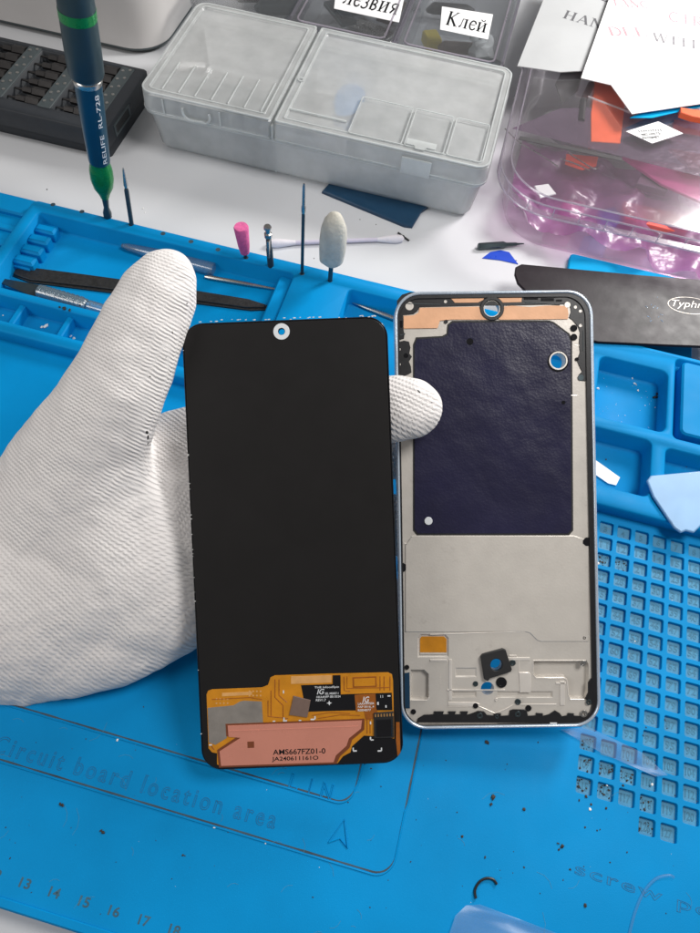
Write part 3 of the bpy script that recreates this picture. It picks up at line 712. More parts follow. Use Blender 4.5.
def rr4(x0, y0, x1, y1, rl, rr_, n=6):
    P = []
    for cx, cy, a, r in ((x1-rr_,y0+rr_,-90,rr_),(x1-rr_,y1-rr_,0,rr_),(x0+rl,y1-rl,90,rl),(x0+rl,y0+rl,180,rl)):
        for i in range(n+1):
            t = math.radians(a+90*i/n); P.append((cx+r*math.cos(t), cy+r*math.sin(t)))
    return P
# two lids with raised centre panels, and cups moulded at the front
def lid(name, xa, xb, yf):
    ra, rb = (.8, .22) if xa < XS-1 else (.22, .8)
    def L_(d): return rr4(xa+d, yf+d, xb-d, Y1-d, max(.14, ra-d), max(.14, rb-d))
    b = NB(); wall(b, L_(0), ZR+.03, L_(.05), ZR+1.02); wall(b, L_(.05), ZR+1.02, L_(.16), ZR+1.15)
    sheet(b, L_(.16), [L_(.5)], ZR+1.15); wall(b, L_(.5), ZR+1.15, L_(.58), ZR+1.04); sheet(b, L_(.58), (), ZR+1.04); weld(b)
    o_ = obj(name, b, 'milky', og)
    for A, H, z0, z1 in ((L_(.06), L_(.17), 1.13, 1.19), (L_(.45), L_(.53), 1.145, 1.195), (L_(-.03), L_(.06), .03, .10)):
        b = NB(); slab(b, A, ZR+z0, ZR+z1, holes=[H], ch=.01); weld(b); obj('lid_edge', b, 'milkyedge', o_)
    return o_
LA = lid('lid', X0+.02, XS-.07, Y0+.02); LB = lid('lid', XS+.07, X1-.02, Y0+.02)
for x in (X0+1.5, X0+4.9):
    b = NB(); slab(b, rr(x, Y0-.09, x+.07, Y0+.0, .01), ZR+.1, ZR+1.0); weld(b); obj('lid_rib', b, 'milkyedge', og)
b = NB(); slab(b, rr(XS-.06, Y0-.02, XS+.06, Y1-.1, .02), ZR+.02, ZR+.9, ch=.02); weld(b); obj('lid_rib', b, 'milkyedge', og)
for x in (X0+2.9,):
    b = NB(); P = [Vector((x+dx, Y0-.14, ZR+dz)) for dx, dz in ((-.15,.8),(-.12,.45),(.1,.2),(.55,.16),(.95,.2),(1.25,.18),(1.45,.5),(1.45,.8))]
    tube(b, smooth_curve(P, 4), .07, 8); obj('latch', b, 'milkyedge', og)
b = NB(); P = [(-14.2,0),(-13.7,0),(-13.6,-.25),(-13.1,-.25),(-13.0,0),(-12.5,0),(-12.5,.5),(-14.2,.5)]
slab(b, [(x, Y0+.6+y) for x, y in P], ZR+1.2, ZR+1.25, ch=.01)
slab(b, rr(-14.2, Y0-.13, -12.5, Y0-.02, .03), ZR-.1, ZR+.9, ch=.02); weld(b); obj('latch', b, 'milkyedge', og)
b = NB()                                        # steps at the front of the right lid
for i in range(4): slab(b, rr(XS+.5, Y0+.2+i*.42, -17.8, Y0+.27+i*.42, .02), ZR+.4+i*.22, ZR+.5+i*.22)
for x, w_, z_ in ((-17.5,3.1,.66),(-14.3,2.3,.66),(-11.9,2.0,.66)):
    A = rr(x+.02, Y0+.45, x+w_, Y0+3.9, .15); slab(b, A, ZR+1.17, ZR+1.23, holes=[inset(A,.06)], ch=.01)
weld(b); obj('lid_step', b, 'milkyedge', LB)
b = NB()
for i in range(7):
    x = X0+1.2+i*.98; slab(b, rr(x, Y0+.75, x+.08, Y0+3.5, .02), ZR+1.045, ZR+1.12, ch=.02)
weld(b); obj('lid_flute', b, 'milkyedge', LA)
for p in ((301,79),):
    q = at(*p, ZR+1.2); b = NB(); A = circ(q.x, q.y, .2); slab(b, A, ZR+1.2, ZR+1.24, holes=[circ(q.x, q.y, .12)]); weld(b); obj('moulding_mark', b, 'milkyedge', og)
b = NB(); r = bmesh.ops.create_icosphere(b, subdivisions=3, radius=1, matrix=Matrix.Translation((-19.2,26.0,ZB+.7)) @ Matrix.Diagonal((1.0,1.7,.35,1)))
for v in b.verts: v.co += Vector((1,1,.5))*noise.noise(v.co*1.1)*.35
tag(obj('blue_rag', b, 'blueblot'), 'crumpled light blue scrap seen blurred inside the milky organizer', 'rag')
# ---------------------------------------------------------------- bit case, left
bc = root('bit_case', 'black screwdriver bit case full of bits at the left edge', 'tool case', (-38,19.4,TZ))
CX1, CY0, CY1 = -31.45, 16.15, 22.6
secs = []
s1 = at(25,62,1.0).x; s2 = at(62,85,1.0).x; gap = s2-s1
edges = [s1-2*gap, s1-gap, s1, s2, s2+gap]
pkc = []
for a_, c_ in zip(edges, edges[1:]): pkc.append((rr(a_+.45, CY0+1.0, min(c_-.45, CX1-1.6), CY1-.4, .12, 3), .35))
b = NB(); pockets(b, rr(-47, CY0, CX1, CY1, .25), pkc, -.05, 1.1, ch=.06)
slab(b, rr(-47, CY0+.35, CX1-.2, CY1, .2), TZ, -.05, ch=.02); weld(b); obj('case_body', b, 'casing', bc, angle=50)
b = NB(); bx(b, CX1-.02, CY0+1.1, .05, CX1+.05, CY0+1.3, .8); bx(b, CX1-.02, CY0+3.1, .05, CX1+.05, CY0+3.3, .8); bx(b, CX1-.02, CY0+1.3, .68, CX1+.05, CY0+3.1, .8); bx(b, CX1-.02, CY0+1.3, .05, CX1+.05, CY0+3.1, .15)
obj('end_window', b, 'casegrey', bc)
b = NB(); bx(b, CX1+.002, CY0+1.3, .15, CX1+.01, CY0+3.1, .68); obj('window_recess', b, 'blackmat', bc)
for x in edges[1:]:
    if x > CX1-1: continue
    b = NB(); slab(b, rr(x-.42, CY0+.9, x+.42, CY1-.3, .1), 1.06, 1.14, ch=.02); weld(b); rb = obj('case_rib', b, 'casegrey', bc)
    for j in range(6):
        for s in (-.18, .2):
            b = NB(); slab(b, circ(x+s, CY0+1.45+j*.86+(.2 if s > 0 else 0), .10, 10), 1.141, 1.165); obj('rib_dot', b, 'steel', rb)
proto = None
k = 0
GRP = None
nm = ['nearest the front', 'second from the front', 'third from the front', 'fourth from the front', 'fifth from the front', 'farthest back']
for si, (a_, c_) in enumerate(zip(edges, edges[1:])):
    xe = min(c_-.5, CX1-1.65)
    if xe-a_ < 1.2 or si == 0: continue
    for j in range(6):
        y = CY0+1.45+j*.86; L0 = a_+.5; L1 = xe
        lab = 'small dark bit lying in the %s section of the black case, %s' % (['', 'left', 'middle', 'right'][si], nm[j])
        if proto is None:
            b = NB(); ln = 1.0
            tube(b, [(0,0,0),(.25,0,0),(.27,0,0),(.55,0,0),(.6,0,0),(1,0,0)], [.05,.08,.17,.17,.27,.27], 6)
            o_ = obj('case_bit', b, 'bit'); proto = o_; base_len = 1.0
        else:
            o_ = proto.copy(); COL.objects.link(o_)
        o_.matrix_world = Matrix.Translation(((L0+L1)/2, y, .58)) @ Matrix.Diagonal(((L1-L0), 1.2, 1.2, 1))
        tag(o_, lab, 'bit', 'screwdriver bits in the black case')
# ---------------------------------------------------------------- white device behind
dvz = root('white_device', 'large white appliance housing with rounded edge at the top left', 'appliance', (-40,31,TZ))
b = NB(); slab(b, rr(-62, 26.6, -32.7, 45, 2.4, 10), TZ+.35, 14, ch=.4); weld(b); obj('housing', b, 'device', dvz)
b = NB(); slab(b, rr(-61.6, 27.0, -33.1, 44.6, 2.2, 10), TZ, TZ+.35); weld(b); obj('foot_plinth', b, 'blackmat', dvz)
b = NB(); slab(b, rr(-62.02, 26.58, -32.68, 45.02, 2.4, 10), TZ+.30, TZ+.42); weld(b); obj('base_seam', b, 'casegrey', dvz)
# ---------------------------------------------------------------- labelled clear boxes
def labelled(x0, x1, label, word, px_quad, wx):
    t = root('clear_box', label, 'storage box', ((x0+x1)/2, 36, TZ))
    A = rr(x0, 28.9, x1, 44, .95); zt = 1.9
    b = NB(); wall(b, inset(A,.3), TZ+.05, A, zt-.1); sheet(b, inset(A,.3), (), TZ+.05); wall(b, inset(A,.15), zt-.1, inset(A,.45), TZ+.15); weld(b); obj('box_body', b, 'kleibox', t)
    b = NB(); slab(b, inset(A,-.06), zt, zt+.16, ch=.04); weld(b); l_ = obj('box_lid', b, 'kleibox', t)
    b = NB(); slab(b, inset(A,-.1), zt-.15, zt+.0, holes=[inset(A,.12)], ch=.03); slab(b, inset(A,.5), zt+.17, zt+.22, holes=[inset(A,.62)]); weld(b); obj('lid_edge', b, 'glassrim', l_)
    zl = zt+.17
    Q = [at(x, y, zl) for x, y in px_quad]       # TL TR BR BL
    b = NB(); slab(b, [tuple(q.xy) for q in Q], zl, zl+.02); weld(b); lb = obj('paper_label', b, 'paper', t)
    MF = frame(Q[3]+Vector((0,0,.021)), Q[2]-Q[3])
    W_ = (Q[2]-Q[3]).length; H_ = (Q[0]-Q[3]).length
    obj('label_word', serif(word, W_*.86, H_*.62), 'glossblack', lb, M=MF @ Matrix.Translation((W_*.07, H_*.24, 0)))
    return t
labelled(-17.2, -10.15, 'clear box labelled Клей holding a yellow item and white cotton', 'Клей', ((442,6),(493,14),(488,39),(440,29)), 1)
labelled(-24.4, -17.4, 'clear box labelled лезвия holding grey blades', 'лезвия', ((337,-18),(405,-6),(399,22),(334,8)), 1)
SER_OK = True
def lump(name, loc, s, m, label, cat, seed=0, amp=.35, rot=0):
    b = NB(); bmesh.ops.create_icosphere(b, subdivisions=3, radius=1)
    for v in b.verts: v.co *= 1+noise.noise(v.co*1.6+Vector((seed,0,0)))*amp*2
    b.transform(Matrix.Translation(loc) @ Matrix.Rotation(rot,4,'Z') @ Matrix.Diagonal((*s, 1)))
    return tag(obj(name, b, m), label, cat)
lump('cotton_wad', at(481,46,.6), (.95,.8,.6), 'fluff', 'white cotton wad inside the box labelled Клей', 'cotton', 3)
b = NB(); q = at(433,31,.5); slab(b, rr(-.55,-.7,.55,.7,.15), 0, .7, ch=.1); weld(b); tag(obj('yellow_cap', b, 'yellow', M=Matrix.Translation((q.x,q.y,-.4)) @ Matrix.Rotation(.5,4,'Z')), 'small yellow cap inside the box labelled Клей', 'cap')
for i, (px, py, m, lab) in enumerate(((462,44,'chip','brown glue syringe lying under the label Клей'),(450,5,'black','black bottle at the back of the box labelled Клей'),(478,60,'steeldark','dark tube at the front of the box labelled Клей'))):
    q = at(px, py, .3); b = NB(); tube(b, [q-Vector((1.6,.3*i,.5)), q+Vector((-1.2,0,-.4)), q+Vector((1.2,.4,-.3)), q+Vector((1.8,.5,-.3))], [.15,.4,.4,.15], 12)
    tag(obj('glue_tube', b, m), lab, 'tube')
for i, (px, py, m, lab) in enumerate(((375,18,'steel','grey blade pack near the front of the box labelled лезвия'),(352,2,'greyblob','dark grey blade holder at the left of the box labelled лезвия'),(392,8,'chip','brown blade sleeve under the label лезвия'),(340,14,'steeldark','dark steel blade in the corner of the box labelled лезвия'))):
    q = at(px, py, .2); b = NB(); slab(b, rr(-1.5,-.6,1.5,.6,.1), 0, .25, ch=.04); slab(b, rr(-.9,-.3,1.1,.3,.1), .26, .4, ch=.04); weld(b)
    tag(obj('blade_pack', b, m, M=Matrix.Translation((q.x, q.y, TZ+.2+i*.3)) @ Matrix.Rotation(.9*i-.4,4,'Z')), lab, 'blade')
# grey clutter box at the far back between the device and the labelled boxes
t = root('clear_box', 'unlabelled clear box with dark grey contents behind the organizer lid', 'storage box', (-28,36,TZ))
A = rr(-31.2, 29.0, -24.7, 44, .9)
b = NB(); wall(b, inset(A,.3), TZ+.05, A, 1.8); sheet(b, inset(A,.3), (), TZ+.05); weld(b); obj('box_body', b, 'kleibox', t)
b = NB(); slab(b, inset(A,-.06), 1.8, 1.95, ch=.04); slab(b, inset(A,-.1), 1.65, 1.8, holes=[inset(A,.12)]); weld(b); obj('box_lid', b, 'kleibox', t)
for i, (x, y) in enumerate(((-26.5,33.5),(-28.5,34.5),(-26,36.5))):
    b = NB(); tube(b, [(x-1.6,y,0),(x-1.2,y,.1),(x+1.2,y+.8,.2),(x+1.6,y+1,.1)], [.2,.5,.5,.2], 12)
    tag(obj('dark_tube', b, ['steeldark','black','greyblob'][i]), ['dark steel tube at the front of the unlabelled box','black tube in the middle of the unlabelled box','grey tube at the back of the unlabelled box'][i], 'tube')
# ---------------------------------------------------------------- pink tinted tub on the right
tb = root('plastic_tub', 'clear plastic food tub with ribbed rim and pink bag contents', 'tub', (0,24,TZ))
TX0, TX1, TY0, TY1, TR = -8.85, 9.5, 16.3, 32.5, 3.2
def tr_(i): return rr(TX0+i, TY0+i, TX1-i, TY1-i, TR-i*.4, 12)
b = NB(); loft(b, [(tr_(.95), TZ+.25), (tr_(.75), TZ+.8), (tr_(.35), 2.2)]); wall(b, tr_(.95), TZ+.25, tr_(1.2), TZ+.04); sheet(b, tr_(1.2), (), TZ+.04); weld(b)
obj('tub_body', b, 'glass', tb)
b = NB(); wall(b, tr_(0.0), 2.15, tr_(0.0), 2.85); wall(b, tr_(0.0), 2.85, tr_(.5), 2.95); wall(b, tr_(.35), 2.2, tr_(0.0), 2.15); weld(b); obj('tub_rim', b, 'glass', tb)
b = NB(); 
for A, z in ((tr_(-.02), 2.15), (tr_(-.02), 2.85), (tr_(.5), 2.98)):
    tube(b, [(x, y, z) for x, y in A+[A[0]]], .05, 6, cap=False)
A = densify(tr_(0.0)+[tr_(0.0)[0]], .2)
acc = 0; last = None
for p in A:
    if last is None or (Vector(p)-Vector(last)).length > 1.28:
        tube(b, [(p[0], p[1]-.01, 2.15), (p[0], p[1]-.01, 2.85)], .03, 5); last = p
obj('rim_rib', b, 'glassrim', tb)
b = NB(); loft(b, [(tr_(.5), 2.98), (tr_(.75), 2.75)]); sheet(b, tr_(.75), (), 2.75); weld(b); obj('tub_lid', b, 'glass', tb)
# contents
def slabpx(name, pxs, z, th, m, label, cat, M=None, ch=.03):
    b = NB(); slab(b, [tuple(at(x, y, z).xy) for x, y in pxs], z, z+th, ch=ch); weld(b)
    return tag(obj(name, b, m), label, cat)
b = NB(); bmesh.ops.create_grid(b, x_segments=44, y_segments=26, size=1)
for v in b.verts:
    x = .1+v.co.x*8.2; y = 21.0+v.co.y*3.6; v.co = Vector((x, y, .5+1.0*noise.noise(Vector((x*.45, y*.45, 2)))+.35*noise.noise(Vector((x*1.3, y*1.3, 2)))+.12*noise.noise(Vector((x*3, y*3, 2)))-(1.5 if False else 0)-1.35*max(0,min(1,(x-.3)/1.2))*max(0,min(1,(20.5-y)/1.5))))
for v in b.verts:
    v.co.z = max(v.co.z, -.62+.05*noise.noise(v.co*3))
    kx, ky = TX0+1.1+2.6, TY0+1.1+2.6                # keep the bag inside the tub's rounded corner
    v.co.x = max(v.co.x, TX0+1.1); v.co.y = max(v.co.y, TY0+1.1)
    if v.co.x < kx and v.co.y < ky:
        dd = math.hypot(v.co.x-kx, v.co.y-ky)
        if dd > 2.5: v.co.x = kx+(v.co.x-kx)*2.5/dd; v.co.y = ky+(v.co.y-ky)*2.5/dd
tag(obj('pink_bag', b, 'pinkfilm', angle=60), 'crumpled translucent pink bag filling the front of the clear tub', 'bag')
slabpx('red_case', ((619,210),(621,206),(684,221),(687,225),(684,237),(678,238),(622,224)), -.3, .45, 'red', 'flat orange red case at the bottom front of the tub', 'case')
slabpx('blue_packet', ((596,215),(612,211),(620,222),(612,232),(598,228)), -.6, .4, 'pad', 'small blue packet left of the red case at the bottom of the tub', 'packet')
slabpx('magenta_comb', ((621,158),(700,168),(730,176),(725,205),(700,203),(660,185)), 1.4, .15, 'magenta', 'magenta comb shaped plastic piece on the right inside the tub', 'comb')
slabpx('red_block', ((593,84),(617,84),(624,95),(617,150),(588,148),(588,120)), 1.9, .5, 'redor', 'orange red plastic block standing out under the tub lid', 'block')
slabpx('red_card', ((566,154),(598,157),(596,166),(582,170),(565,164)), 1.2, .08, 'red', 'small red card with wires near the front left of the tub', 'card')
b = NB(); tube(b, [at(x, y, 2.3) for x, y in ((591,84),(583,101),(581,121))], .22, 10); tag(obj('black_clip', b, 'black'), 'bent black rod left of the orange red block in the tub', 'clip')
lump('grey_rubber', at(560,125,1.5), (1.3,1.5,.35), 'greyblob', 'dark grey rubber piece in the left back of the tub', 'rubber', 5, .2)
slabpx('purple_sheet', ((512,128),(700,176),(735,183),(735,118),(660,110),(605,107),(560,108)), 2.35, .02, 'lilacfilm', 'lilac tinted film sheet lying under the tub lid', 'film', ch=0)
slabpx('dark_strip', ((520,136),(622,158),(622,161),(518,139)), 2.3, .05, 'blackmat', 'thin dark strip along the front edge of the lilac film', 'strip', ch=0)
slabpx('grey_card', ((555,84),(566,62),(583,72),(578,90),(562,104)), 2.0, .05, 'greyblob', 'small grey card behind the grey rubber piece', 'card')
slabpx('orange_cap', ((678,112),(700,115),(715,118),(713,125),(690,121),(678,117)), 2.97, .35, 'redor', 'small orange cap on top of the tub lid at the right edge', 'cap')
st = slabpx('white_sticker', ((626,131),(658,121),(683,133),(652,143)), 2.77, .02, 'paper', 'white diamond shaped sticker with tiny print on the tub lid', 'sticker', ch=0)
b = NB(); a = at(640,133,2.80); c = at(668,131,2.80); MF = frame(a, c-a)
for i, s in enumerate(('|||I|II|||', '48210575', 'PATNMET')): join(b, text(s, (c-a).length*(.8-.1*i), .20, ext=.004), Matrix.Translation((0,.10-.30*i,.002)))
obj('sticker_print', b, 'glossblack', st, M=MF)
b = NB(); tube(b, [at(x, y, 2.4) for x, y in ((588,96),(606,103),(630,112))], .07, 8); tag(obj('white_stick', b, 'paper'), 'thin white stick crossing the orange red block', 'stick')
slabpx('purple_block', ((640,176),(668,182),(664,196),(634,188)), .9, .4, 'purple', 'dull purple block in the middle front of the tub', 'block')
slabpx('red_wedge', ((668,150),(700,156),(712,172),(690,170)), 1.9, .2, 'red', 'red wedge at the right side under the tub lid', 'wedge')
slabpx('pink_stopper', ((560,206),(582,209),(580,222),(557,217)), -.5, .6, 'magenta', 'pink stopper lying at the front left floor of the tub', 'stopper')
slabpx('black_plate', ((628,122),(664,130),(660,150),(622,144)), 1.5, .15, 'black', 'black plate below the white sticker inside the tub', 'plate')
slabpx('white_scrap', ((534,186),(548,184),(556,194),(540,198)), .9, .08, 'paper', 'white paper scrap near the left front corner inside the tub', 'scrap')
# wires
b = NB()
for P in (((568,152),(580,160),(594,168),(599,167)), ((560,158),(575,163),(590,170)), ((505,128),(520,142),(540,154),(558,166))):
    tube(b, smooth_curve([at(x, y, 1.6) for x, y in P], 5), .035, 6)
tag(obj('thin_wires', b, 'steel'), 'thin bent wires in the front left corner of the tub', 'wire')
# warning sheets
slabz = 3.05
gp = root('grey_packet', 'light grey packet printed HANDLE, behind the white sheet', 'packet', tuple(at(560,30,2.5)))
b = NB(); slab(b, [tuple(at(x, y, 2.99).xy) for x, y in ((517,66),(545,-5),(580,-60),(760,-20),(720,72),(600,70),(560,72))], 2.99, 3.05, ch=.01); weld(b); obj('packet_sheet', b, 'greypaper', gp)
a = at(562,17,3.052); c = at(602,29,3.052); MF = frame(a, c-a)
obj('packet_words', serif('HAN', (c-a).length, 1.05), 'greyink', gp, M=MF)
a = at(596,-2,3.052); obj('packet_words', serif('OF', 2.2, 1.0), 'greyink', gp, M=frame(a, c-at(562,17,3.052)))
ws = root('white_sheet', 'bright white printed sheet with red words paled by painted glare, lying over the tub lid', 'sheet', tuple(at(650,60,3.3)))
b = NB(); slab(b, [tuple(at(x, y, 3.35).xy) for x, y in ((609,-2),(581,77),(611,84),(632,113),(700,103),(760,95),(780,-40),(620,-40))], 3.3, 3.35, ch=.01); weld(b); obj('sheet_paper', b, 'paper', ws)
for s, p, q, hh, m in (('DLE', (610,35), (650,36), 1.0, 'redink'), ('WITH', (652,40), (706,50), 1.0, 'glareink'), ('TANC', (612,5), (650,8), .9, 'redink'), ('CTROL', (668,20), (730,32), 1.2, 'redink')):
    a = at(*p, 3.353); c = at(*q, 3.353); obj('sheet_words', serif(s, (c-a).length, hh), m, ws, M=frame(a, c-a))
b = NB(); slab(b, [tuple(at(x, y, 3.1).xy) for x, y in ((630,117),(652,117),(710,104),(710,99),(680,95))], 3.06, 3.10); weld(b); tag(obj('teal_strip', b, 'pad'), 'narrow teal strip showing under the lower edge of the white sheet', 'strip')
# ================================================================ PHONE FRAME
MFR = Matrix(((.96129,-.2664,.07041,-6.067),(.26777,.84285,-.46681,-3.37),(.06502,.46759,.88155,4.828),(0,0,0,1)))
MSC = Matrix(((.95448,-.28784,.07822,-12.857),(.28669,.81291,-.50693,-7.153),(.08233,.50628,.85843,5.408),(0,0,0,1)))
fr = root('phone_frame', 'bare smartphone midframe with copper foil and dark graphite sheet, right of the display panel', 'phone frame', M=MFR)
HW, HH = 3.75, 8.2; CR = .98
def F(pts, z): return [on(MFR, x, y, z) for x, y in pts]
def fpart(name, polys, z0, z1, m, parent=fr, holes=(), ch=.01, smooth=True):
    for P in polys:
        b = NB(); slab(b, F(P, z1), z0, z1, holes=[F(h_, z1) for h_ in holes], ch=ch); weld(b, 1e-5)
        o_ = obj(name, b, m, parent, M=MFR)
    return o_
O = rr(-HW,-HH,HW,HH,CR,10)
b = NB()
O1 = inset(O,.04); O2 = inset(O,.09); O3 = inset(O,.12)
wall(b, O, -.62, O, -.06); wall(b, O, -.06, O1, 0); wall(b, O1, 0, O2, .0); wall(b, O2, 0, O3, -.05); wall(b, O3, -.05, O3, -.3)
wall(b, O, -.62, inset(O,.1), -.7); wall(b, inset(O,.1), -.7, inset(O,.25), -.7); wall(b, O3, -.3, inset(O,.25), -.7); weld(b); obj('outer_rim', b, 'rim', fr, M=MFR, angle=60)
b = NB(); slab(b, inset(O,.122), -.3, -.06, holes=[rr(-HW+.19,-HH+.15,HW-.29,HH-.26,CR-.2,10)], ch=.015); weld(b); obj('inner_gasket', b, 'black', fr, M=MFR)
def pcirc(px, py, rpx, n=20): return [(px+rpx*math.cos(2*PI*i/n), py+rpx*math.sin(2*PI*i/n)) for i in range(n)]
# metal plate with through holes and milled pockets
through = [pcirc(492,308,8.3,24), pcirc(558,360.3,7.6,24), pcirc(496.5,664.5,6.2), pcirc(487.5,688,6.6)]
Zp = -.14
shape_pocket = [(534,660.5),(586,660.5),(588,664),(588,690),(586,698),(571,698),(569,694),(568,680),(565,676.5),(536,676.5),(533,673)]
left_pocket = [(411.5,670),(424,670),(428,674),(428,697),(425,699),(411,699)]
amber_win = [(418.5,638),(421,634.5),(445,634.5),(448,638),(448,656),(418.5,656)]
long_slot = [(447,692),(552,692),(552,697),(447,697)]
chan = [(533,634),(590,643),(590,648),(533,648)]
b = NB()
outer = inset(O, .125)
hl = [F(h_, Zp) for h_ in through]
pkf = [(F(shape_pocket, Zp), Zp-.20), (F(left_pocket, Zp), Zp-.16), (F(amber_win, Zp), Zp-.06), (F([(453,691.5),(476,691.5),(476,696.5),(453,696.5)], Zp), Zp-.08), (F([(498,691.5),(552,691.5),(552,696.5),(498,696.5)], Zp), Zp-.08), (F([(456,668),(476,668),(476,676),(456,676)], Zp), Zp-.05)]
sheet(b, outer, hl+[inset(ccw(p), -.03) for p, _ in pkf], Zp)
for p, fz in pkf:
    p = ccw(p); q = inset(p, .03); wall(b, inset(p,-.03), Zp, q, fz); sheet(b, q, (), fz)
for h_ in hl: wall(b, ccw(h_), Zp, ccw(h_), -.6)
sheet(b, outer, hl, -.6, flip=True)
weld(b, 1e-5); obj('metal_plate', b, 'alu', fr, M=MFR, angle=18)
fpart('slot_shade', [[(402.5,673),(409.5,672),(410,708),(403.5,708)]], Zp+.002, Zp+.012, 'navy', ch=0)  # dark patch for an opening; the shaded mat behind is painted in
# raised upper field and milled ribs
up = [(405,545),(405,632),(525,631.5),(530,633),(537,640),(541,641.5),(589,641.5),(589,540),(574,535),(412,535)]
fpart('upper_field', [up], Zp, Zp+.035, 'alu', ch=.03)
ribs = [[(449,659),(452,659),(452,700),(449,700)], [(500,657),(530,657),(530,660),(500,660)], [(447,689),(505,689),(505,690.5),(447,690.5)], [(519,672),(529,672),(531,674),(531,692),(520,692)], [(560,681),(565,681),(565,705),(560,705)],
        [(430,659),(447,659),(447,661),(430,661)], [(448,702),(476,702),(480,704),(476,706),(448,705)], [(556,682),(566,682),(566,684),(556,684)]]
fpart('milled_rib', ribs, Zp, Zp+.03, 'alulight', ch=.01)
for P in ([(448,692),(448,706),(470,706),(478,705.5),(486,709),(495,713),(505,709),(514,704),(556,704)], [(533,660),(533,674),(536,677.5),(564,677.5),(567,680),(568,694),(570,699),(584,699)], [(412,700),(427,700),(429,697)], [(404,708),(408,714),(412,722)], [(449,663),(449,700)], [(533,660),(586,660)],
          [(509,655),(516,655),(519,660),(519,673),(530,674)], [(430,634),(525,631)], [(404,543),(430,543)], [(555,606),(580,601)], [(549,612),(577,605)], [(575,345),(582,345)], [(571,395),(577,395)]):
    b = NB(); tube(b, [tuple(MFR.inverted() @ (MFR @ Vector((*on(MFR, x, y, Zp), Zp))))for x, y in P], .022, 6)
    obj('bright_edge', b, 'alulight', fr, M=MFR)
# dark graphite sheet with recessed black border
gpts = [(414.5,345),(417,338.5),(443,337),(448,334),(449,325),(453,322),(548,321.5),(553,323),(568,334),(570.5,340),(571.5,529),(568,533),(418,533),(414.5,529)]
gb = [(413,344),(416,336.8),(442,335.4),(446.5,333),(447.3,324),(452,320.2),(549,319.8),(554,321.5),(569.5,333),(572.2,339),(573.2,530),(569,534.8),(417,534.8),(413,530)]
gholes = [pcirc(558,360.3,7.9,24)]
fpart('sheet_border', [gb], Zp+.001, Zp+.012, 'blackmat', holes=gholes, ch=0)
gs = fpart('graphite_sheet', [gpts], Zp+.012, Zp+.03, 'graphite', holes=gholes, ch=.008)
b = NB(); E_ = F(pcirc(558,360.3,9.3,28), Zp); slab(b, E_, Zp+.03, Zp+.05, holes=[F(pcirc(558,360.3,7.7,28), Zp)], ch=.01); weld(b,1e-5); obj('hole_collar', b, 'alulight', fr, M=MFR)
fpart('hole_gasket', [pcirc(558,360.8,10.6,28)], Zp+.031, Zp+.036, 'glossblack', holes=[pcirc(558,360.3,9.2,28)], ch=0)
fpart('white_stud', [pcirc(428.5,520.5,4)], Zp+.03, Zp+.07, 'lens')
fpart('sheet_dimple', [pcirc(470,341,3.4), pcirc(563.5,402,2)], Zp+.030, Zp+.036, 'glossblack', ch=0)
# black plastic overlays at the top
zb0, zb1 = Zp+.001, Zp+.03
tops = [[(397,300),(402,294),(410,291.5),(576,291.5),(586,295),(592,303),(592,380),(590,381),(580,380),(579,374),(582,371),(579,365),(577,360),(580,352),(579,342),(580,332),(578,326),(573,320),(569,317),(571,311),(570,306),(567,303.5),(500,305),(480,305),(420,306.5),(417,311),(413.5,313.5),(403,314.5),(403,327),(404.5,334),(404,338),(397,340)]]
fpart('top_plastic', tops, zb0, zb1, 'black', holes=[pcirc(492,308,8.4,24)] if False else (), ch=.008)
lefts = [[(396,342),(404,340),(409,341),(410.5,347),(409.5,353),(412,356),(409,361),(411,366),(411.5,372),(408,374),(403,376),(406,379),(406,383),(400,384),(396,384)]]
fpart('side_plastic', lefts, zb0, zb1, 'black', ch=.008)
cop = [[(403.6,315.2),(413.5,314.8),(418.5,312),(419.5,307.2),(479,306),(481,312),(486,317.5),(492,319.2),(452,319.0),(440,320),(437.6,327.6),(403.6,328)],
       [(503,306),(512,305),(530,306.5),(545,305),(560,305),(566,305.5),(568,309),(568.5,313),(568,318.5),(500,319.2),(498,318),(502,314)]]
fpart('copper_foil', cop, Zp+.03, Zp+.042, 'copper', ch=.003)
fpart('copper_foil', [[(450,296.8),(485,296.3),(483,299.5),(478,302),(455,302.2)], [(497,296),(522,296.3),(521.5,301.5),(503,302),(498.5,298.5)]], zb1+.001, zb1+.012, 'copper', ch=.003)
b = NB(); slab(b, F(pcirc(492,308,12,30), -.1), Zp+.02, -.06, holes=[F(pcirc(492,308,8.5,30), -.1)], ch=.02); weld(b,1e-5); cg = obj('camera_gasket', b, 'black', fr, M=MFR)
b = NB(); slab(b, F(pcirc(492,308,8.6,30), -.1), Zp-.02, Zp+.03, holes=[F(pcirc(492,308,7.5,30), -.1)], ch=.01); weld(b,1e-5); obj('camera_ring', b, 'alulight', cg, M=MFR)
# slots, screws and sockets
scr = [(409.5,305.5,4.2,'alulight'),(567.5,304.2,3.0,'alulight'),(445.5,301,1.6,'alulight'),(446,321,2.0,'black'),(574,327.5,3.4,'glossblack'),(574,336.5,3.4,'glossblack'),(577,358.5,1.8,'glossblack'),(581,377,3,'steeldark'),(575.5,306.5,1.6,'alulight'),(580.5,310.5,1.6,'alulight'),(580.5,325,1.6,'alulight'),(399.5,349,1.2,'alulight'),(406,355,2.5,'glossblack'),(399.5,364,1.2,'alulight'),
       (407,667,2.4,'glossblack'),(413.5,711.5,2.6,'glossblack'),(475.6,683.6,2.6,'steeldark'),(475.6,705.5,2.7,'glossblack'),(518,701.6,3,'steeldark'),(528.6,708,3,'glossblack'),(512.8,662.5,3,'steeldark'),(501.5,682.2,5.4,'glossblack'),(583,663,3,'steel'),(496.5,699.5,1.5,'alulight'),(584.5,637.5,1.5,'glossblack')]
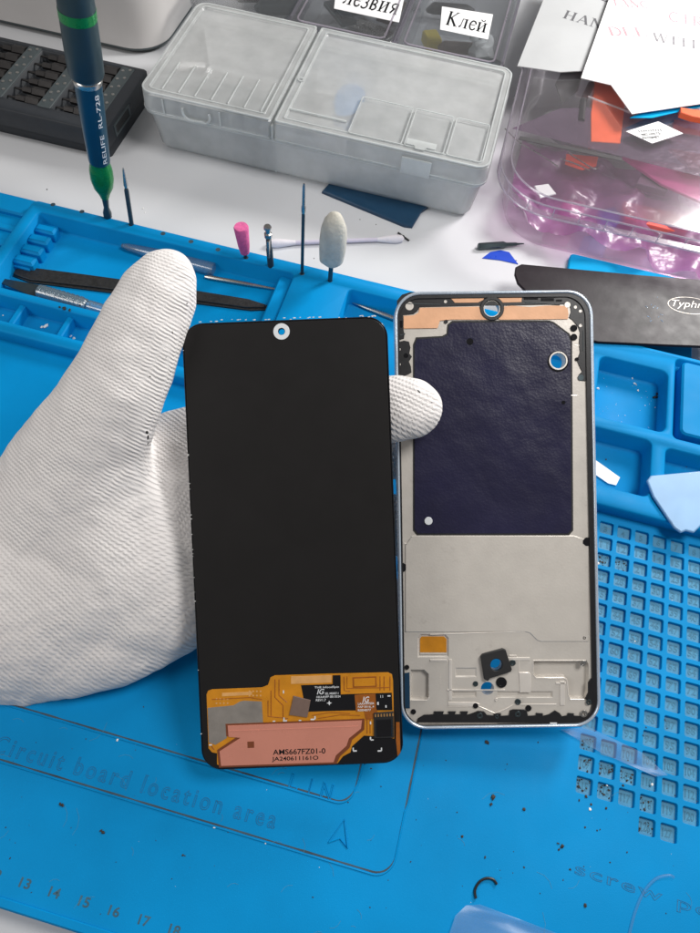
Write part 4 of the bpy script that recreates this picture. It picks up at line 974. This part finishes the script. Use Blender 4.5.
for x, y, r_, m in scr:
    zz = Zp+.045; b = NB(); slab(b, F(pcirc(x,y,r_,16), zz), Zp+.001, zz, holes=[F(pcirc(x,y,r_*.55,16), zz)], ch=.006)
    sheet(b, F(pcirc(x,y,r_*.56,16), zz), (), zz-.012); weld(b,1e-5)
    obj('screw_boss', b, m, fr, M=MFR)
for P in ([(524,294.5),(538,294.5),(538,299),(524,299)], [(541,297.5),(554,297.5),(554,300.5),(541,300.5)], [(556,299),(562,299),(562,301),(556,301)], [(400,320),(402.5,320),(402.5,327),(400,327)]):
    fpart('top_slot', [P], zb1, zb1+.008, 'glossblack', ch=0)
b = NB()
for x0, y0, x1, y1 in ((405,297,445,297),(405,303,440,304),(525,302,560,304),(586,305,589,372),(583,330,583,350),(400,335,405,333)):
    tube(b, [(*on(MFR,x0,y0,zb1), zb1+.002), (*on(MFR,x1,y1,zb1), zb1+.002)], .02, 6)
obj('moulded_line', b, 'casegrey', fr, M=MFR)
# amber window, foam square, side notches
fpart('amber_flex', [[(420,638),(422,636),(444,636),(446.5,638.5),(446.5,652),(420,652)]], Zp-.06, Zp-.045, 'orange', ch=.003)
fpart('flex_bar', [[(420,652.3),(446.8,652.3),(446.8,654),(420,654)]], Zp-.06, Zp-.03, 'alulight', ch=.003)
fpart('foam_square', [[(481,656.5),(483,654),(503,648.5),(505.8,649.5),(512,669),(511,671.5),(490,678),(488,681),(484.5,679)]], Zp+.002, Zp+.16, 'blackmat', holes=[pcirc(496.5,664.5,6.0,20)], ch=.02)
fpart('side_notch', [[(397.5,563),(404,562.5),(406,564.5),(406,569.5),(404,571.5),(397.5,571.5)], [(592.5,537),(586,537),(583,540),(583,543),(586,545.5),(592.5,545.5)]], Zp+.036, Zp+.05, 'glossblack', ch=.005)
bot = [(417,722),(418,718),(424,714.5),(434,714),(434,711),(444,711),(443,714),(449,714),(448,711),(456,711),(455,714),(461,714),(460,711),(468,711),(467,714.5),(472,713),(478,710.5),(484,711),(487,714.5),(494,715),(494,713),(501,713),(501,715.5),(509,715),(510,710),(513,709),(524,709),(527,711),(528,715.5),(536,715),(536,712.5),(543,713),(543,715.5),(549,714),(555,710),(560,713),(562,716),(567,715),(568,712.5),(574,713),(574,715),(582,716),(590,712),(592,704),(588,701),(585,698),(588,692),(588,682),(591,678),(596,679),(596,700),(594,712),(588,720),(582,722.5),(560,722.5)]
fpart('bottom_plastic', [bot], Zp+.031, Zp+.06, 'black', ch=.008)
fpart('bottom_strip', [[(416,723.5),(586,723.5),(581,726.5),(420,726.5)]], Zp+.002, Zp+.05, 'silver', ch=.01)
fpart('speaker_mark', [[(550,722.3),(557,722.3),(557,725.5),(550,725.5)]], Zp+.0, Zp+.075, 'lens', ch=.005)
for x, y, r_ in ((584,713.5,3.6),(589,702,2.8),(480,715.5,3),(518,714,3),(497,716.5,2)):
    b = NB(); zz = Zp+.075; slab(b, F(pcirc(x,y,r_,16), zz), Zp+.055, zz, holes=[F(pcirc(x,y,r_*.45,16), zz)], ch=.006); weld(b,1e-5)
    obj('screw_boss', b, 'steeldark' if r_ < 3.5 else 'steel', fr, M=MFR)
b = NB(); a = on(MFR, 441.5, 690, Zp); 
tx = text('G040A03', .62, .055, ext=.002); MFt = Matrix.Translation((a[0], a[1], Zp+.001)) @ Matrix.Rotation(PI/2,4,'Z')
obj('plate_print', tx, 'alulight', fr, M=MFR @ MFt)
# ================================================================ DISPLAY PANEL
dp = root('display_panel', 'detached smartphone display seen from its black back, held in the gloved hand', 'display panel', M=MSC)
def G(pts, z=0.0): return [on(MSC, x, y, z) for x, y in pts]
def dpart(name, polys, z0, z1, m, parent=dp, holes=(), ch=.003):
    b = NB()
    for P in polys: slab(b, G(P, z1), z0, z1, holes=[G(h_, z1) for h_ in holes], ch=ch)
    weld(b, 1e-5); return obj(name, b, m, parent, M=MSC)
SO = rr(-3.55,-7.825,3.55,7.825,.72,10)
hole_ = G(pcirc(281.5,331,3.2,20))
b = NB(); slab(b, inset(SO,.07), -.11, 0, holes=[hole_], ch=.012); weld(b,1e-5); obj('back_panel', b, 'screenback', dp, M=MSC)
b = NB(); slab(b, SO, -.17, -.06, holes=[inset(SO,.065)], ch=.02); weld(b,1e-5); obj('glass_edge', b, 'glossblack', dp, M=MSC)
b = NB(); slab(b, inset(SO,.02), -.19, -.115, holes=[hole_]); weld(b,1e-5); obj('glass_front', b, 'glossblack', dp, M=MSC)
b = NB(); slab(b, G(pcirc(281.5,331,8.2,32)), .001, .02, holes=[G(pcirc(281.5,331,3.6,24))], ch=.006); weld(b,1e-5); obj('camera_ring', b, 'lens', dp, M=MSC)
b = NB()                                         # glue residue along the edges
for i in range(46):
    t = random.random(); x = 184+200*t; y = 321.5-6*t+random.uniform(-1.2,.6)
    if random.random() < .6 and not (222 < x < 250 or 355 < x < 380): continue
    u, v = on(MSC, x, y, 0); s = random.uniform(.012,.035)
    bmesh.ops.create_icosphere(b, subdivisions=1, radius=1, matrix=Matrix.Translation((u, v, .0)) @ Matrix.Diagonal((s*2, s*.7, s*.6, 1)))
for i in range(16):
    u, v = -3.52, random.uniform(-7,7); s = random.uniform(.01,.02); bmesh.ops.create_icosphere(b, subdivisions=1, radius=1, matrix=Matrix.Translation((u, v, -.03)) @ Matrix.Diagonal((s*2, s, s, 1)))
obj('glue_residue', b, 'whitecrumb', dp, M=MSC)['kind'] = 'stuff'
# flex circuit
flex = [(206.5,694),(208,690.5),(212,689),(262,687),(268,684.5),(270.5,677),(275,675),(330,673.3),(388,672),(392,674),(393,680),(394.5,752),(388,757),(372,762.5),(340,763),(222,766.5),(217,764),(217,753),(212,752),(208.5,748)]
fx = dpart('flex_circuit', [flex], .001, .02, 'orange')
dpart('light_band', [[(291,676),(331.5,674.8),(331.5,682.3),(291,683.5)]], .021, .025, 'amber2', fx)
dpart('light_band', [[(222,692.5),(252,691.2),(252,694.5),(222,696)]], .021, .024, 'amber2', fx)
dpart('black_mask', [[(301,684.8),(332.6,683.7),(332.6,674.9),(340.5,674.7),(340.8,694),(391.8,692.3),(392.4,709.8),(345,710.2),(306,711.5)]], .021, .027, 'glossblack', fx)
dpart('black_mask', [[(337.5,763),(343,756),(350.5,752),(352,746),(364,735.2),(385,736.5),(396,738.5),(396.5,752),(391,757.5),(383,760.5),(372,762.8)]], .021, .027, 'glossblack', fx)
dpart('connector_pad', [[(352.5,676.8),(376.3,675.9),(376.8,686.5),(352.8,687.3)]], .021, .03, 'trace', fx)
dpart('connector_face', [[(354,678.3),(375,677.5),(375.2,685.3),(354.2,686)]], .031, .035, 'orange', fx)
dpart('brown_patch', [[(354.5,694.5),(375.5,693.3),(376.2,708),(379,717),(366,720),(364,711),(356,711.5)]], .028, .032, 'trace', fx)
dpart('silver_tape', [[(207.7,707.5),(233.4,705),(240.3,701),(244,700.3),(261.7,701.2),(263,722.3),(241,724.2),(228,725.6),(226.6,737.7),(215.4,744.5),(208.8,742)]], .021, .033, 'silver', fx)
pk_ = dpart('copper_edge', [[(219,767.3),(217.2,749.5),(238,735.8),(226.2,736),(225.5,723.5),(320,720),(364.5,718.3),(364,729.5),(352,739.5),(349.5,747.5),(340,756),(336.5,763.5)]], .034, .040, 'pinkedge', fx)
dpart('copper_foil', [[(221,765.6),(219.5,751),(240.5,737.5),(228.5,736.5),(227.6,725.3),(320,721.8),(362,720.1),(361,728.3),(349,738),(346.5,745.5),(336,755),(333.5,762)]], .041, .055, 'pink', fx)
dpart('foil_crease', [[(228,730.2),(358,725.6),(358,726.6),(228,731.4)]], .055, .062, 'pink', fx)
dpart('dark_square', [[(247.3,741.3),(254,741),(254.2,747.4),(247.5,747.7)]], .056, .060, 'pinkedge', fx)
dpart('foam_chip', [[(293.5,695.7),(310.6,700),(307.2,717.2),(289.2,714.6)]], .028, .07, 'chip', fx, ch=.008)
dpart('connector_block', [[(373.7,713),(393.5,711.5),(394,737.5),(374,738)]], .028, .10, 'blackmat', fx, ch=.012)
dpart('connector_cap', [[(376,720),(391.5,719),(391.8,736),(376.5,736.5)]], .101, .125, 'glossblack', fx, ch=.012)
b = NB()
for i in range(7):
    u, v = on(MSC, 375.5+2.9*i, 715.2-.15*i, .1); slab(b, rr(u-.025,v-.05,u+.025,v+.05,.01,2), .101, .108)
for P in ((373.8,712.3,376),): pass
weld(b,1e-5); obj('connector_pin', b, 'gold', fx, M=MSC)
dpart('side_tail', [[(396,722),(399.5,722),(400.5,752),(397.5,756),(396,740)]], .028, .045, 'trace', fx)
b = NB()
for cx, cy in ((222,700.5),(255,692.8)):
    for i in range(4):
        for j in range(2):
            b = NB(); u, v = on(MSC, cx-5.5+3.7*i, cy-1.9+4.2*j, .02); slab(b, circ(u, v, .034, 8), .0205, .026)
            obj('contact_dot', b, 'amber2', fx, M=MSC)
b = NB()                                         # printed tracks
for P in ([(275,679),(275,697),(283,705),(283,718)], [(279,679),(279,695),(287,702)], [(212,699),(250,697),(262,699)], [(312,715),(330,712),(350,713)], [(318,718),(340,714.5),(360,715)], [(344,676),(344,690),(350,691)], [(347,676),(347,688),(389,687)], [(380,676),(380,690)], [(384,676),(384,690)], [(390,676),(390,690)], [(367,712),(367,733)], [(370,712),(370,733)], [(211,745),(214,749)], [(268,700),(268,716),(288,718)], [(271,690),(271,716)]):
    b = NB(); tube(b, [(*on(MSC, x, y, .02), .0205) for x, y in P], .016, 5)
    obj('printed_track', b, 'trace', fx, M=MSC)
b = NB()
for x, y, w_, h_ in ((355,750.5,3.8,1.4),(353.2,748.8,1.2,3.2),(379.5,750.5,3.8,1.4),(381.5,748.8,1.2,3.2),(370.5,738,1.4,3),(372.2,739.5,3,1.2),(285,720.4,4,1.3),(284,718.6,1.2,3),(312.5,719,4,1.4),(315,717.3,1.2,3.2),(274,720.8,2.6,1),(300,720,2.6,1),(283.5,691.5,1.2,3),(386,706,1.4,2.4),(389,695.5,3,1.2),(378,703,1.6,3),(210.5,744.5,3,1.2),(370.5,722.5,1.4,3)):
    u, v = on(MSC, x, y, .03); k = 24.4/700; slab(b, rr(u-w_*k/2, v-h_*k/2, u+w_*k/2, v+h_*k/2, .01, 2), .027, .0345)
u, v = on(MSC, 329.3, 702.6, .03)
slab(b, [(u-.09,v),(u-.025,v-.025),(u,v-.09),(u+.025,v-.025),(u+.09,v),(u+.025,v+.025),(u,v+.09),(u-.025,v+.025)], .027, .0345)
weld(b,1e-5); obj('print_marks', b, 'lens', fx, M=MSC)
def dtext(s, x0, y0, x1, h, m, z, parent=fx, name='printed_words', bold=.0, y1=None, shear=0):
    a = Vector(on(MSC, x0, y0, z)); c = Vector(on(MSC, x1, y1 if y1 is not None else y0-(x1-x0)*.028, z))
    ang = math.atan2(c.y-a.y, c.x-a.x)
    t_ = text(s, (c-a).length, h*24.4/700, ext=.0015, bold=bold, shear=shear)
    obj(name, t_, m, parent, M=MSC @ Matrix.Translation((a.x, a.y, z)) @ Matrix.Rotation(ang,4,'Z'))
dtext('AMS667FZ01-0', 273, 754.6, 325.5, 5.6, 'glossblack', .058, bold=.012)
dtext('JA240611161O', 272, 761.8, 318.5, 5.4, 'glossblack', .058, bold=.012)
for s, x, y, x1, h_ in (('THE InfoodSpin', 314.5,688.6,339,2.6), ('IG', 317,694,324.5,5.5), ('SEL M0007-1', 325,694.3,338.5,2.2), ('HKAANFP SB1/5524', 316.5,697.7,340.5,2.2), ('REV1.7', 316,701,326,2.4), ('IG', 362.5,702,369.5,5.8), ('LAAWFP504', 358,704.5,374,2.3), ('FAP 5016_4', 358,707.8,374,2.3), ('R004077', 358,711,371,2.3), ('11', 380.5,697.3,383,2.6)):
    dtext(s, x, y, x1, h_, 'lens', .0335, shear=.3 if s == 'IG' else 0, bold=.01)
# ================================================================ GLOVED HAND
VX = RT @ Vector((1,0,0)); VY = RT @ Vector((0,1,0)); VZ = RT @ Vector((0,0,1))
hb = NB()
def blob(px, py, k, rpx, sq):
    c = dep(px, py, k); r = rpx*k/700
    m = Matrix(((VX.x*r, VY.x*r, VZ.x*r*sq, c.x), (VX.y*r, VY.y*r, VZ.y*r*sq, c.y), (VX.z*r, VY.z*r, VZ.z*r*sq, c.z), (0,0,0,1)))
    bmesh.ops.create_icosphere(hb, subdivisions=3, radius=1, matrix=m)
def chain(pts, step=9):
    for a, c in zip(pts, pts[1:]):
        n = max(1, int(math.hypot(c[0]-a[0], c[1]-a[1], (c[2]-a[2])*28)/step))
        for i in range(n+1):
            t = i/n; blob(*[a[j]+(c[j]-a[j])*t for j in range(5)])
# thumb on the near side
chain([(165,281,23.9,33,.85),(157,298,23.9,39,.85),(144,325,23.9,43.5,.85),(131,355,24.0,46,.85),(117,387,24.1,49,.82),(103,415,24.4,54,.78),(89,442,24.8,60,.72),(78,480,25.4,76,.62)])
# palm
chain([(78,480,25.4,76,.62),(92,520,25.8,80,.6),(112,562,26.0,78,.6),(138,592,26.2,66,.62),(152,594,26.4,68,.55)], 12)
chain([(112,562,26.0,78,.6),(60,578,26.4,100,.55),(20,585,26.6,112,.55),(-60,590,26.8,112,.55),(-150,605,27.2,112,.55),(-330,640,28.2,118,.6)], 16)
chain([(78,480,25.4,76,.62),(35,562,26.4,86,.5),(-60,590,26.8,112,.55)], 16)
chain([(152,596,26.5,69,.5),(128,600,26.5,77,.5),(100,605,26.5,85,.5),(60,602,26.6,97,.5),(20,608,26.8,98,.5)], 12)
# index side and finger across the back of the panel
chain([(170,585,26.9,68,.5),(196,480,26.6,76,.45),(225,455,26.5,56,.55),(300,428,26.1,40,.62),(360,411,25.65,35,.66),(398,408,25.5,33.5,.66),(411,408,25.45,32,.64)], 8)
# the three other fingers reach on behind the metal frame and carry it
chain([(190,520,27.6,58,.5),(260,480,28.2,40,.6),(350,455,28.4,34,.7),(430,440,28.2,31,.7),(470,436,27.95,29,.68)], 10)
chain([(180,570,27.9,58,.5),(260,545,28.5,40,.6),(350,530,28.6,34,.7),(430,520,28.3,31,.7),(480,516,28.0,29,.68)], 10)
chain([(165,600,28.0,50,.5),(260,610,28.6,36,.6),(340,610,28.5,31,.7),(420,606,28.2,28,.7),(455,604,28.0,27,.68)], 10)
hm = bpy.data.meshes.new('h'); hb.to_mesh(hm); hb.free(); ho = bpy.data.objects.new('h', hm); COL.objects.link(ho)
r_ = ho.modifiers.new('r', 'REMESH'); r_.mode = 'VOXEL'; r_.voxel_size = .10
s_ = ho.modifiers.new('s', 'SMOOTH'); s_.factor = .6; s_.iterations = 14
me = bpy.data.meshes.new_from_object(ho.evaluated_get(bpy.context.evaluated_depsgraph_get()))
bpy.data.objects.remove(ho)
glove = bpy.data.objects.new('gloved_hand', me); COL.objects.link(glove)
me.materials.clear(); me.materials.append(M_['glove'])
nrm_ = [v.normal.copy() for v in me.vertices]; pos_ = [v.co.copy() for v in me.vertices]; flat_ = []
for p, n in zip(pos_, nrm_):                     # soft creases and slack in the cloth
    wc = R @ (p-CAM); cx_, cy_ = wc.x, wc.y
    q = p+n*(.05*noise.noise(p*.9)+.03*noise.noise(p*2.1)+.045*noise.noise(Vector(((cx_+cy_*.9)*.5, (cy_-cx_*.9)*2.2, 3)))*max(0, min(1, (-9.0-cx_)/3))*max(0,min(1,(3.5-cy_)/2))); flat_ += [q.x, q.y, q.z]
me.vertices.foreach_set('co', flat_)
org = dep(90,560,26.5); me.transform(Matrix.Translation(-org)); glove.location = org; WM[glove.name] = Matrix.Translation(org)
at_ = me.attributes.new('knit', 'FLOAT_VECTOR', 'POINT')
for i, v in enumerate(me.vertices):
    w = R @ (v.co+org-CAM); x = 350+w.x*700/25.5; y = 466-w.y*700/25.5      # flat coordinates of the hand's own plane
    dx, dy = x+613, y+53; rad = math.hypot(dx, dy); an = math.atan2(dy, dx)
    u = an*835/3.3 if an < .55 else .55*835/3.3+835/4.2*math.log((3.3+(an-.55)*4.2)/3.3)
    at_.data[i].vector = (u, rad/4.6+(w.z*700/25.5)/4.6*.8, 0)
for p in me.polygons: p.use_smooth = True
tag(glove, 'left hand in a white knitted glove gripping the black display panel', 'hand')
# stitched seam over the thumb tip, cuff hem and dirt marks
b = NB()
seam = [(133,268),(137,262),(142,257),(148,253),(154,250),(160,249)]
for i, p in enumerate(smooth_curve([Vector((x, y, 0)) for x, y in seam], 3)):
    c = dep(p.x+1.5, p.y+2.2, 23.9); bmesh.ops.create_icosphere(b, subdivisions=2, radius=.075, matrix=Matrix.Translation(c))
obj('seam', b, 'glove', glove)
b = NB(); tube(b, [dep(x, y, k) for x, y, k in ((-60,700,26.6),(-30,704,26.6),(-8,706,26.6),(3,705,26.7),(8,697,27.0))], [.3,.3,.28,.24,.12], 12); obj('cuff_hem', b, 'cotton', glove)
dg = bpy.context.evaluated_depsgraph_get()
def mark(px, py, s, m='blackmat'):
    o_ = CAM-org; d_ = ray(px, py).normalized()
    hit, loc, nrm, _ = glove.ray_cast(o_, d_)
    if not hit: return
    b = NB(); q = nrm.to_track_quat('Z', 'Y').to_matrix().to_4x4()
    bmesh.ops.create_icosphere(b, subdivisions=2, radius=1, matrix=Matrix.Translation(loc+org) @ q @ Matrix.Rotation(random.random()*3,4,'Z') @ Matrix.Diagonal((s, s*random.uniform(.3,.7), s*.15, 1)))
    obj('stain', b, m, glove)
dg.update()
for px, py, s in ((148,437,.10),(147,432,.09),(148,443,.06),(172.5,332,.05),(187,303,.035),(190,293,.03),(150,376,.03),(166,357,.025),(419,391,.08),(427,394,.035),(432,402,.03),(400,383,.03),(404,395,.02),(412,420,.02),(130,637,.025),(193,280,.03)): mark(px, py, s)
# ---------------------------------------------------------------- light
w = bpy.data.worlds.new('World'); sc.world = w; w.use_nodes = True
nt = w.node_tree; bg = nt.nodes['Background']; bg.inputs[0].default_value = (1.0,.975,.96,1); bg.inputs[1].default_value = .19
def arealamp(name, loc, tgt, size, power, col):
    l = bpy.data.lights.new(name, 'AREA'); l.shape = 'DISK'; l.size = size; l.energy = power; l.color = col
    o_ = bpy.data.objects.new(name, l); COL.objects.link(o_); o_.location = loc
    o_.rotation_euler = (Vector(tgt)-Vector(loc)).to_track_quat('-Z', 'Y').to_euler(); return o_
arealamp('desk_lamp', (22,52,38), (-2,6,0), 18, 43000, (1,.98,.95))
arealamp('overhead_fill', (16,10,62), (-4,0,0), 25, 26500, (1,.975,.95))  # added fill from above, lifts the plate and glove facing the camera
arealamp('side_fill', (-62,-34,48), (-12,-4,2), 34, 13000, (1,.97,.94))  # added fill from the left, no known source, brightens the glove
sc.view_settings.view_transform = 'Standard'; sc.view_settings.look = 'None'; sc.view_settings.exposure = 0; sc.view_settings.gamma = 1
sc.cycles.max_bounces = 10; sc.cycles.transparent_max_bounces = 24
